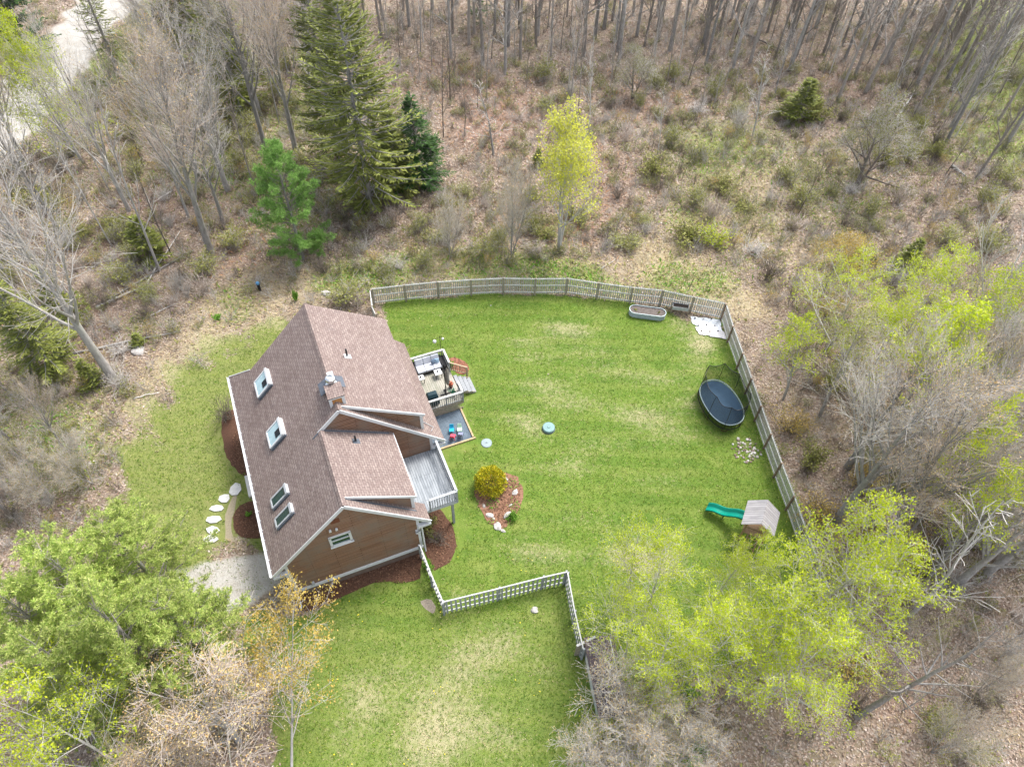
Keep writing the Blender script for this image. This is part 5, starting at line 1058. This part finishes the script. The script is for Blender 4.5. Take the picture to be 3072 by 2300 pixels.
for i, (bx, by, h, k_, w, l) in enumerate(((1800, 1130, 13, 'maple', 1.0, 'wide pale bare tree just outside the side fence end'), (1880, 1210, 14, 'maple', 1.05, 'tallest pale bare tree of the right thicket'), (1960, 1120, 12, 'maple', .9, 'pale bare tree in the middle of the right thicket'),
        (1830, 1010, 11, 'maple', .85, 'bare tree with fine grey twigs beyond the stone heap'), (2040, 1040, 12, 'maple', .9, 'bare tree with fine grey twigs near the right edge'), (1770, 900, 9, 'thinyellow', 1., 'leafing tree beside the trampoline stretch of fence'), (1880, 960, 11, 'thinyellow', 1.1, 'leafing tree with thin grey limbs in the right thicket'),
        (2010, 880, 11, 'yellow', .95, 'bright leafing tree below the very pale bare one'), (2120, 930, 11, 'thinyellow', 1., 'leafing tree at the right edge among bare trunks'), (1930, 770, 9, 'yellow', .85, 'bright leafing tree left of the very pale bare one'), (1790, 760, 8, 'yellow', .8, 'bright leafing tree closest to the fence corner'), (2130, 1180, 13, 'maple', .9, 'bare tree leaning out past the right edge'))):
    ht(k_, i, bx, by, h, l, sxy=w, name='bare_tree' if k_ == 'maple' else 'leafing_tree')
for i, (tx, ty, h, w, l) in enumerate(((1960, 1250, 10, .8, 'yellow-green tree at the right end of the yellow clump'), (1780, 1380, 9, .8, 'yellow-green tree at the lower edge of the yellow clump'), (1390, 1330, 6.5, .55, 'small yellow-green tree at the left end of the yellow clump'))): topat('yellow', i, tx, ty, h, l, name='leafing_tree', sxy=w)
# back woods, read from the photograph
backw = [Z2_(*q) for q in ((915, 412), (1060, 482), (1160, 385), (1270, 235), (1355, 395), (1565, 365), (710, 380), (860, 218), (1790, 440), (1960, 300), (2050, 270), (1640, 250), (260, 250), (440, 170), (700, 120), (120, 120), (590, 60), (1460, 110), (1700, 190))] + \
        [Z3(*q) for q in ((15, 175), (310, 310), (325, 445), (600, 370), (670, 310), (730, 370), (1000, 655), (1050, 380), (1390, 520), (1510, 555), (1600, 540), (1740, 585), (1700, 925), (1790, 660), (2080, 950), (1560, 660), (1180, 600), (860, 180), (450, 120), (150, 130), (1900, 1150))]
thin = [Z2_(*q) for q in ((490, 230), (970, 380), (1320, 525), (1480, 235), (1335, 190), (660, 890), (2180, 440), (1515, 470), (1740, 560), (800, 880), (2045, 1000), (1420, 320), (1120, 395), (1235, 120))] + [Z3(*q) for q in ((30, 195), (800, 205), (800, 395), (750, 1380), (240, 330), (120, 230), (900, 500), (1700, 1130), (950, 480))]
G_ = {}
def reg(key, root, x): G_.setdefault(key, []).append((x, root))
def near(g, d): return any((g[0] - a) ** 2 + (g[1] - b) ** 2 < d * d for a, b in taken)
for i, (x, y) in enumerate(backw):
    g = G(x, y); taken.append((g.x, g.y)); r = place('woods', i, g, random.uniform(17, 23), '', sxy=random.uniform(.8, 1.25)); reg('back', r, x)
for i, (x, y) in enumerate(thin):
    g = G(x, y); taken.append((g.x, g.y)); r = place('pole', i, g, random.uniform(6, 11), '', sxy=random.uniform(.5, .8)); reg('thin', r, x)
def fill(key, n, kinds, poly, mind, hr, sx=(.8, 1.2), name='bare_tree', tries=4000):
    q = gp(poly); lo = q.min(0); hi = q.max(0); c = 0
    P_ = np.stack([rng.uniform(lo[0], hi[0], tries), rng.uniform(lo[1], hi[1], tries)], 1); P_ = P_[sdist(P_, q) < 0]
    for p in P_:
        if c >= n: break
        if near(p, mind): continue
        wl_ = zval(wl, p[None])[0] + zval(wr, p[None])[0] + zval(wg, p[None])[0]
        if wl_ > .15: continue
        hh = random.uniform(*hr); q3 = project([[p[0], p[1], 0], [p[0], p[1], hh * .5], [p[0], p[1], hh * .85]])
        if not ((q3[:, 0] > -15) & (q3[:, 0] < 2227) & (q3[:, 1] > 5) & (q3[:, 1] < 1660)).any(): continue
        taken.append(tuple(p)); kd, vi = random.choice(kinds); s_ = random.uniform(*sx); r = place(kd, vi, (p[0], p[1], 0), hh, '', sxy=s_, name=name); reg(key, r, project([[p[0], p[1], 0]])[0][0]); c += 1
WK = [('woods', i) for i in range(5)]; PK = [('pole', i) for i in range(4)]; MK = [('maple', i) for i in range(3)]
fill('back', 95, WK, [(740, 60), (1000, 130), (1400, 130), (1800, 170), (2100, 200), (2400, 100), (2400, -160), (600, -160)], 2.1, (16, 23))
fill('back', 5, WK, [(1780, 60), (1900, 200), (2060, 300), (2200, 430), (2330, 420), (2300, 0)], 2.3, (15, 21))
fill('thin', 85, PK, [(740, 40), (1000, 250), (1500, 240), (1900, 330), (2200, 330), (2300, 0), (740, -80)], 1.3, (4, 12), (.5, 1.0))
fill('left', 36, MK + WK[:2] + PK, [(-60, 330), (230, 230), (420, 60), (700, 0), (690, 330), (560, 440), (470, 430), (250, 560), (140, 640), (-100, 780)], 2.1, (9, 16), (.65, 1.05))
fill('topleft', 24, MK + WK, [(330, 100), (420, -60), (760, -120), (760, 60), (700, 120), (500, 130)], 2.4, (12, 18), (.7, 1.))
fill('right', 22, MK + MK + [('thinyellow', 0), ('thinyellow', 1), ('greybush', 0), ('pole', 2)], [(1830, 1000), (1800, 1150), (1850, 1260), (1990, 1300), (2250, 1200), (2260, 820), (2100, 860), (1950, 950)], 1.9, (7, 13), (.55, .95))
fill('lowleft', 12, MK + [('greybush', 0), ('thinyellow', 1)], [(-60, 820), (60, 860), (180, 960), (210, 1060), (120, 1100), (-60, 1150)], 1.5, (4, 7), (.35, .6))
fill('lowright', 6, [('greybush', 0), ('pole', 0), ('pole', 3), ('thinyellow', 1)], [(1700, 1480), (1900, 1340), (2240, 1380), (2240, 1700), (1600, 1700)], 1.6, (3.5, 7), (.35, .6))
LBL = {'back': ('tall bare trunk in the woods along the top of the photo', 'tree', 'tall trunks of the back woods'), 'thin': ('thin bare sapling under the tall trunks of the back woods', 'tree', 'thin saplings of the back woods'),
       'left': ('bare grey tree in the woods left of the huge spruce', 'tree', 'bare trees of the left woods'), 'topleft': ('bare tree at the top edge right of the road', 'tree', 'bare trees right of the road'), 'right': ('bare grey tree in the thicket beyond the side fence', 'tree', 'bare trees beyond the side fence'),
       'lowleft': ('small bare tree in the brush left of the left lawn', 'tree', 'small trees in the left brush'), 'lowright': ('small bare tree on the leafy ground at the lower right', 'tree', 'small trees at the lower right')}
def ordw(i): return {1: 'first', 2: 'second', 3: 'third', 4: 'fourth', 5: 'fifth', 6: 'sixth', 7: 'seventh', 8: 'eighth', 9: 'ninth'}.get(i, '%d%s' % (i, 'th' if 10 <= i % 100 <= 20 else {1: 'st', 2: 'nd', 3: 'rd'}.get(i % 10, 'th')))
def finish():
    for k_, l in G_.items():
        d_, c_, g_ = LBL[k_]; l.sort(key=lambda t: t[0])
        for i, (x, r) in enumerate(l): r['label'] = d_ + ', ' + ordw(i + 1) + ' from the left'; r['category'] = c_; r['group'] = g_
# ------------------------------------------------------------------ shrubs
BU = {'bare': [bush('bare', 1.8, 1.1, 26, TW_grey), bush('bare', 1.5, 1.0, 26, TW_dark), bush('bare', 1.7, 1.2, 24, TW_pink)],
      'olive': [bush('olive', 1.7, 1.1, 22, TW_grey, LF_olive, 3, .05), bush('olive', 1.4, 1.0, 22, TW_dark, LF_olive, 3, .055)],
      'lime': [bush('lime', 1.6, 1.1, 22, TW_grey, LF_yel, 3, .05)], 'goldb': [bush('goldb', 2.0, 1.2, 26, TW_dark, LF_gold, 3, .04)],
      'green': [bush('green', 1.0, .8, 20, TW_dark, LF_green, 6, .06)]}
def shrub(kind, vi, x, y, h, w, label, key=None, g=None):
    g = g or G(x, y); me = BU[kind][vi % len(BU[kind])]; o = link('shrub', me, None, g); hh = {'bare': 1.7, 'olive': 1.6, 'lime': 1.6, 'goldb': 2.0, 'green': 1.}[kind]
    o.scale = (w / 1.05, w / 1.05, h / hh); o.rotation_euler.z = random.uniform(0, 6.28); o['category'] = 'shrub'; o['label'] = label
    if key: G_.setdefault(key, []).append((x, o))
    return o
shrub('bare', 1, 488, 905, 1.9, 1.3, 'large bare leafless shrub in the mulch against the left house wall')
shrub('olive', 0, 745, 655, 1.6, 1.7, 'reddish green shrub behind the house at the short fence'); shrub('bare', 2, 780, 660, 1.3, 1.3, 'brown twiggy shrub right of the reddish green one behind the house')
shrub('olive', 1, 1490, 520, 1.8, 2.0, 'rounded yellowish shrub in the straw clearing beyond the back fence'); shrub('lime', 0, 1540, 530, 1.5, 1.5, 'smaller yellowish shrub touching the rounded one beyond the back fence')
shrub('bare', 1, 1660, 600, 2.2, 1.5, 'dark bare shrub behind the fence corner')
shrub('goldb', 0, 1830, 590, 2.4, 2.0, 'wide golden-brown shrub on the right, left of the small spruce')
shrub('green', 0, 640, 650, .9, .35, 'upright bright green plant beside the back roof peak'); shrub('green', 0, 925, 1225, .5, .45, 'leafy green plant under the picket fence')
shrub('green', 0, 1106, 1120, .55, .5, 'lush leafy green plant among the garden rocks'); shrub('green', 0, 538, 1112, .25, .3, 'tiny green plant in the small mulch bed by the doorstep')
shrub('olive', 1, 925, 1140, .9, .8, 'scraggly shrub in mulch beneath the balcony'); shrub('bare', 1, 945, 1170, .8, .9, 'dark twiggy shrub in mulch beside the picket fence')
shrub('green', 0, 470, 688, .35, .5, 'small dark green clump with pale flowers on the rough grass'); shrub('green', 0, 975, 790, .4, .4, 'yellow-leaved plant in the red mulch by the deck')
def fillsh(key, n, kinds, poly, mind, hr, wr_, tries=6000):
    q = gp(poly); lo = q.min(0); hi = q.max(0); c = 0; P_ = np.stack([rng.uniform(lo[0], hi[0], tries), rng.uniform(lo[1], hi[1], tries)], 1); P_ = P_[sdist(P_, q) < 0]; loc = []
    for p in P_:
        if c >= n: break
        pp = project([[p[0], p[1], .5]])[0]
        if not (0 < pp[0] < 2212 and 0 < pp[1] < 1656): continue
        if any((p[0] - a) ** 2 + (p[1] - b) ** 2 < mind ** 2 for a, b in loc) or zval(wl, p[None])[0] > .1 or zval(wg, p[None])[0] > .1 or zval(wr, p[None])[0] > .1: continue
        loc.append(tuple(p)); k_ = random.choice(kinds); px = project([[p[0], p[1], 0]])[0][0]
        shrub(k_, random.randint(0, 2), px, 0, random.uniform(*hr), random.uniform(*wr_), '', key, Vector((p[0], p[1], 0))); c += 1
fillsh('s_back', 40, ['olive', 'olive', 'bare', 'bare'], [(700, 470), (900, 430), (1050, 400), (1380, 420), (1450, 500), (1350, 570), (1150, 560), (980, 590), (820, 600), (690, 590)], 1.1, (.7, 1.9), (.7, 1.4))
fillsh('s_clear', 60, ['olive', 'bare', 'bare', 'olive'], [(960, 180), (1300, 150), (1700, 200), (2150, 330), (2200, 520), (2000, 700), (1850, 640), (1700, 640), (1600, 520), (1450, 460), (1350, 330), (1000, 300)], 2.2, (.7, 2.2), (.8, 1.7))
fillsh('s_right', 60, ['bare', 'bare', 'olive', 'goldb'], [(1680, 700), (1900, 640), (2230, 700), (2260, 1300), (2240, 1700), (1720, 1700), (1800, 1350), (1760, 1150), (1700, 950)], 1.4, (.8, 2.2), (.8, 1.6))
fillsh('s_left', 60, ['bare', 'olive', 'bare', 'olive'], [(-60, 420), (300, 380), (520, 500), (620, 560), (480, 600), (280, 800), (230, 950), (220, 1080), (100, 1110), (-60, 1150)], 1.5, (.6, 1.9), (.7, 1.5))
fillsh('s_wood', 40, ['bare', 'olive'], [(200, 330), (450, 150), (700, 100), (760, 250), (690, 440), (560, 420), (400, 400)], 1.8, (.8, 2.2), (.9, 1.6))
fillsh('s_low', 14, ['lime', 'green', 'bare'], [(1255, 1560), (1300, 1480), (1480, 1470), (1520, 1600), (1500, 1700), (1240, 1700)], .9, (.6, 1.5), (.7, 1.3))
LBL.update({'s_back': ('low twiggy shrub in the band just behind the back fence', 'shrub', 'shrubs just behind the back fence'), 's_clear': ('scrubby shrub in the clearing below the back woods', 'shrub', 'shrubs of the back clearing'),
            's_right': ('bare tangled shrub in the thicket right of the side fence', 'shrub', 'shrubs right of the side fence'), 's_left': ('tangled shrub in the brush left of the left lawn', 'shrub', 'shrubs left of the left lawn'),
            's_wood': ('undergrowth shrub among the bare maples of the upper left', 'shrub', 'shrubs under the upper left maples'), 's_low': ('green and bare shrub around the dark shed at the bottom', 'shrub', 'shrubs around the shed')})
finish()
# golden dome shrub
gs = thing('golden_shrub', 'dense dome-shaped golden-yellow evergreen shrub in the garden bed', 'shrub', G(1060, 1052))
d = rdir(5200); d[:, 2] = np.abs(d[:, 2]) ** .8 * np.sign(rng.uniform(-.25, 1, 5200)); rr = (1 - .35 * rng.random((5200, 1)) ** 2) * (1 + .07 * np.sin(d[:, :1] * 9) * np.cos(d[:, 1:2] * 8 + 1) + .05 * np.sin(d[:, 2:] * 11))
C = d * rr * np.array([.98, .95, 1.05]) + np.array([0, 0, .55]); C[:, 2] = np.maximum(C[:, 2], .06)
u = d + rdir(5200) * .6; u /= np.linalg.norm(u, axis=1, keepdims=True); w = np.cross(u, rdir(5200)); v1, f1 = quads(C, u * .075, w * .028)
link('foliage', mesh_np('foliage', v1, f1, LF_gld), gs); k = MB()
for i in range(9): a = i * .7; k.tube([(0, 0, 0), (.3 * math.cos(a), .3 * math.sin(a), .5), (.6 * math.cos(a), .6 * math.sin(a), 1.0)], .02, 5)
k.build('stem', BK_dark, gs)
# fallen logs and dead branches
logs = [((205, 640 + 0), (0, 0), 0)]
def log(x0, y0, x1, y1, r, label, mat=None, br=4):
    a = G(x0, y0, r); b_ = G(x1, y1, r + .05); o = thing('fallen_log', label, 'log', a); d_ = b_ - a; k = MB(); n = 7; pts = [d_ * (i / n) + Vector((random.uniform(-.05, .05), random.uniform(-.05, .05), .05 * math.sin(3 * i / n))) for i in range(n + 1)]
    k.tube(pts, [r * (1 - .6 * i / n) for i in range(n + 1)], 8); 
    for i in range(br): p = d_ * random.uniform(.3, .95); e = perp(d_.normalized()); e.z = abs(e.z) * .6; k.tube([p, p + e * random.uniform(.4, 1.0)], [r * .35, .008], 5)
    k.build('trunk', mat or BK_grey, o, smooth=True)
log(208, 662, 420, 540, .10, 'long thin fallen trunk crossing from the left brush toward the woods'); log(208, 664, 300, 622, .12, 'fallen log lying behind the big leaning trunk', BK_pale); log(300, 640, 388, 500, .07, 'pale fallen pole leaning up and right through the left clearing', BK_pale, 2)
log(150, 765, 390, 715, .1, 'grey fallen trunk passing behind the foot of the big leaning tree'); log(310, 690, 380, 655, .05, 'short fallen branch near the left lawn edge', BK_pale, 1); log(290, 860, 345, 848, .05, 'short pale fallen branch by the left lawn', BK_pale, 1)
log(*Z3(390, 210), *Z3(650, 335), .14, 'mossy fallen trunk under the upper right woods', BK_dark); log(*Z3(1380, 780), *Z3(1500, 590), .12, 'broken pale log beside the apple tree', BK_pale); log(*Z3(1740, 1070), *Z3(1840, 1150), .14, 'short thick log near the right edge', BK_pale)
log(*Z3(750, 1380), *Z3(925, 1000), .06, 'long bare white pole lying in the right clearing', BK_pale, 1) if False else None
log(*Z3(1610, 560), *Z3(1640, 760), .07, 'thin pale log under the upper right trunks', BK_pale, 2); log(1300, 520 + 60, 1330, 560, .04, 'short stick behind the back fence', BK_pale, 0); log(530, 470, 590, 455, .05, 'pale dead branch lying left of the bright pine', BK_pale, 3)
# ------------------------------------------------------------------ uncountable ground cover
def flat(n, box, cond, size, mat, name, label, cat, tilt=.5, asp=.6, z=.015, up=0.):
    Q = scatter(n, box); Q = Q[inview(Q)]; Q = Q[cond(Q)]; m = len(Q); s_ = size * rng.uniform(.5, 1.5, (m, 1)); a = rng.uniform(0, 6.283, m)
    u = np.stack([np.cos(a), np.sin(a), rng.normal(0, tilt, m) + up], 1); w = np.stack([-np.sin(a), np.cos(a), rng.normal(0, tilt, m)], 1)
    C = np.c_[Q, z + np.abs(rng.normal(0, .02, m))]; C[:, 2] += (s_[:, 0] * np.abs(u[:, 2])) * .8; v_, f_ = quads(C, u * s_, w * s_ * asp); o = link(name, mesh_np(name, v_, f_, mat)); stuff(o, label, cat); return o
EX = np.full(len(P), 1e9)
HF = [hw(-.2, -.2), hw(10.2, -.2), hw(10.2, 4.6), hw(12.95, 6.3), hw(12.95, 9.), hw(14.3, 9.8), hw(14.3, 11.6), hw(13.1, 13.1), hw(-.2, 13)]
for q in XP + [np.array([tuple(p)[:2] for p in HF])]: EX = np.minimum(EX, sdist(P, q))
for x_, y_ in ((508, 1058), (485, 1077), (470, 1098), (462, 1122), (460, 1146), (457, 1165), (1185, 926), (1051, 957)): c_ = G(x_, y_); EX = np.minimum(EX, np.hypot(P[:, 0] - c_.x, P[:, 1] - c_.y) - .42)
EX = np.minimum(EX, np.maximum(np.abs(P[:, 0] - 14.45) - 1.1, np.abs(P[:, 1] - 37.2) - 1.1))
free = lambda Q: zval(EX, Q) > .1
notlawn = lambda Q: (zval(wl, Q) + rng.normal(0, .16, len(Q)) < .42) & (zval(wr, Q) < .3) & (zval(wg, Q) < .3) & free(Q)
box = (-75, 75, -2, 100); nbox = (-40, 40, 3, 60)
dens = lambda Q: rng.random(len(Q)) < 1.1 - zval(straw, Q) * .6 - zval(weed, Q) * .5
flat(300000, nbox, lambda Q: notlawn(Q) & dens(Q), .06, LF_litter, 'leaf_litter', 'fallen brown leaves covering the forest floor', 'leaf litter', .35)
flat(200000, box, lambda Q: notlawn(Q) & (Q[:, 1] > 45) & dens(Q), .11, LF_litter, 'leaf_litter', 'fallen pinkish leaves under the back woods', 'leaf litter', .35)
flat(260000, nbox, lambda Q: notlawn(Q) & (rng.random(len(Q)) < .12 + zval(straw, Q) * .9), .16, LF_straw, 'dry_grass', 'flattened dry straw-coloured grass around the yard', 'dry grass', .35, .10, .03, .25)
flat(260000, (-60, 60, 3, 85), lambda Q: notlawn(Q) & (rng.random(len(Q)) < zval(weed, Q) * .7 + .05), .10, LF_olive, 'low_brush', 'low olive undergrowth on the forest floor', 'undergrowth', .5, .5, .08, .3)
flat(200000, nbox, lambda Q: notlawn(Q) & (rng.random(len(Q)) < zval(weed, Q) ** 3 * .9), .10, LF_green, 'weeds', 'bright green weeds near the back fence', 'weeds', .5, .35, .06, .5)
flat(90000, (-40, 40, 25, 75), lambda Q: notlawn(Q) & (rng.random(len(Q)) < zval(red, Q) * .6 * (np.abs(Q[:, 0]) < 25)), .17, LF_fern, 'dead_ferns', 'dry rust-coloured ferns in the clearing', 'ferns', .5, .16, .06, .3)
flat(330000, (-30, 25, 5, 42), lambda Q: (zval(wl, Q) + rng.normal(0, .16, len(Q)) > .5) & free(Q) & (rng.random(len(Q)) < .95 - .5 * zval(straw, Q)), .05, LF_grass, 'lawn_grass', 'short green grass of the lawn', 'grass', .6, .22, .01, .6)
flat(80000, (-30, 25, 5, 42), lambda Q: (zval(wl, Q) > .5) & free(Q) & (rng.random(len(Q)) < .04 + .9 * zval(straw, Q)), .05, LF_straw, 'lawn_thatch', 'dry patches of thatch in the lawn', 'dry grass', .5, .22, .01, .4)
flat(900, (-18, 8, 5, 20), lambda Q: (zval(wl, Q) > .5) & free(Q) & (np.sin(Q[:, 0] * 1.3) + np.cos(Q[:, 1] * 1.7) > 1.0), .028, plain('dandelion_yellow', (.75, .62, .03), .6, .1), 'dandelions', 'yellow dandelions dotting the front lawn', 'dandelions', .2, .9, .05)
flat(9000, (-6, 4, 18, 27), lambda Q: (sdist(Q, XP[2]) < .05) & (np.sin(Q[:, 0] * 5) + np.cos(Q[:, 1] * 4.3) > .5), .05, LF_green, 'bed_weeds', 'small green plants sprouting in the garden bed', 'weeds', .5, .4, .06, .4)
inbed = lambda Q: np.min([sdist(Q, q) for q in XP[:6]], 0) < rng.uniform(-.6, .12, len(Q))
flat(90000, (-18, 2, 14, 34), inbed, .045, LF_chip, 'mulch_chips', 'loose brown bark chips on the garden beds', 'bark chips', .35, .4, .05)
# twiggy undergrowth: short bare stems everywhere off the lawn
def stems(n, box, cond, h, mat, name, label, r=.007, k_=4):
    Q = scatter(n, box); Q = Q[inview(Q)]; Q = Q[cond(Q)]; Q = np.repeat(Q, k_, 0); m = len(Q); A = np.c_[Q + rng.normal(0, .12, (m, 2)), np.zeros(m)]; d_ = np.stack([rng.normal(0, .6, m), rng.normal(0, .6, m), np.ones(m)], 1); B = A + d_ * h * rng.uniform(.4, 1.3, (m, 1))
    v_, f_ = tubes(A, B, np.full(m, r), np.full(m, r * .6), 3); o = link(name, mesh_np(name, v_, f_, mat)); stuff(o, label, 'undergrowth')
stems(26000, (-60, 60, 3, 90), lambda Q: notlawn(Q) & (rng.random(len(Q)) < .75), .55, TW_grey, 'twiggy_undergrowth', 'bare grey twigs sticking up from the forest floor')
stems(14000, (-60, 60, 3, 90), lambda Q: notlawn(Q) & (rng.random(len(Q)) < .75), .6, TW_dark, 'twiggy_undergrowth', 'dark bare stems sticking up from the forest floor')

# dense tangles of low brush nobody could count
def thicket(n, box, dens_, tmpl, name, label, sc=(.6, 1.3)):
    V0, F0, mi0, mats = tmpl; Q = scatter(n, box); Q = Q[inview(Q)]; Q = Q[notlawn(Q)]; pr = project(np.c_[Q, np.zeros(len(Q))]); Q = Q[rng.random(len(Q)) < dens_(Q, pr)]; m = len(Q)
    a = rng.uniform(0, 6.283, m); c = np.cos(a)[:, None]; s_ = np.sin(a)[:, None]; k = rng.uniform(*sc, (m, 1)); x = V0[None, :, 0]; y = V0[None, :, 1]; z = V0[None, :, 2]
    V = np.stack([(x * c - y * s_) * k + Q[:, :1], (x * s_ + y * c) * k + Q[:, 1:], z * k * rng.uniform(.7, 1.2, (m, 1))], 2).reshape(-1, 3)
    F = (F0[None] + (np.arange(m) * len(V0))[:, None, None]).reshape(-1, 4); o = link(name, mesh_np(name, V, F, mats, np.tile(mi0, m))); stuff(o, label, 'undergrowth'); return m
def tmpl(me):
    V = np.zeros(len(me.vertices) * 3, np.float32); me.vertices.foreach_get('co', V); F = np.zeros(len(me.loops), np.int32); me.loops.foreach_get('vertex_index', F); mi = np.zeros(len(me.polygons), np.int32); me.polygons.foreach_get('material_index', mi)
    return V.reshape(-1, 3), F.reshape(-1, 4), mi, list(me.materials)
def pin(pr, poly): return sdist(pr, np.array(poly, float)) < 0
RT = [(1620, 560), (1700, 760), (1760, 1150), (1790, 1350), (1500, 1500), (2300, 1360), (2300, 300), (2000, 430), (1850, 620)]
LT = [(-80, 260), (330, 60), (760, -60), (740, 420), (660, 560), (500, 560), (300, 760), (250, 950), (230, 1120), (-80, 1200)]
BT = [(690, 470), (1000, 400), (1400, 440), (1400, 520), (1200, 560), (1000, 600), (690, 600)]
NO = [(1130, 575), (1300, 560), (1450, 545), (1600, 590), (1660, 690), (1600, 720), (1400, 680), (1130, 640)]
CT = [(950, 150), (2300, 150), (2300, 500), (1850, 640), (1500, 520), (1400, 420), (1000, 380)]
def dn(r, l, b_, c, o): return lambda Q, pr: (~pin(pr, NO)) * np.select([pin(pr, RT), pin(pr, LT), pin(pr, BT), pin(pr, CT)], [r, l, b_, c], o)
n1 = thicket(9000, (-60, 60, 3, 95), dn(.42, .42, .38, .28, .24), tmpl(bush('tg', 1.1, .8, 9, TW_grey, tw=.006)), 'brush_thicket', 'grey leafless brush tangled over the forest floor')
n2 = thicket(9000, (-60, 60, 3, 95), dn(.30, .25, .30, .25, .10), tmpl(bush('td', 1.0, .8, 8, TW_dark, tw=.006)), 'brush_thicket', 'dark leafless brush tangled over the forest floor')
n3 = thicket(9000, (-60, 60, 3, 95), dn(.26, .42, .55, .46, .14), tmpl(bush('to', .9, .8, 8, TW_grey, LF_olive, 2, .04, tw=.006)), 'leafing_brush', 'olive budding brush spread over the clearing and wood edge')
n4 = thicket(9000, (-60, 60, 3, 95), dn(.12, .07, .06, .03, .0), tmpl(bush('ty', 1.3, .8, 8, TW_pink, LF_gold, 2, .035, tw=.006)), 'leafing_brush', 'golden budding brush in the right thicket')
print('THICKET', n1, n2, n3, n4)
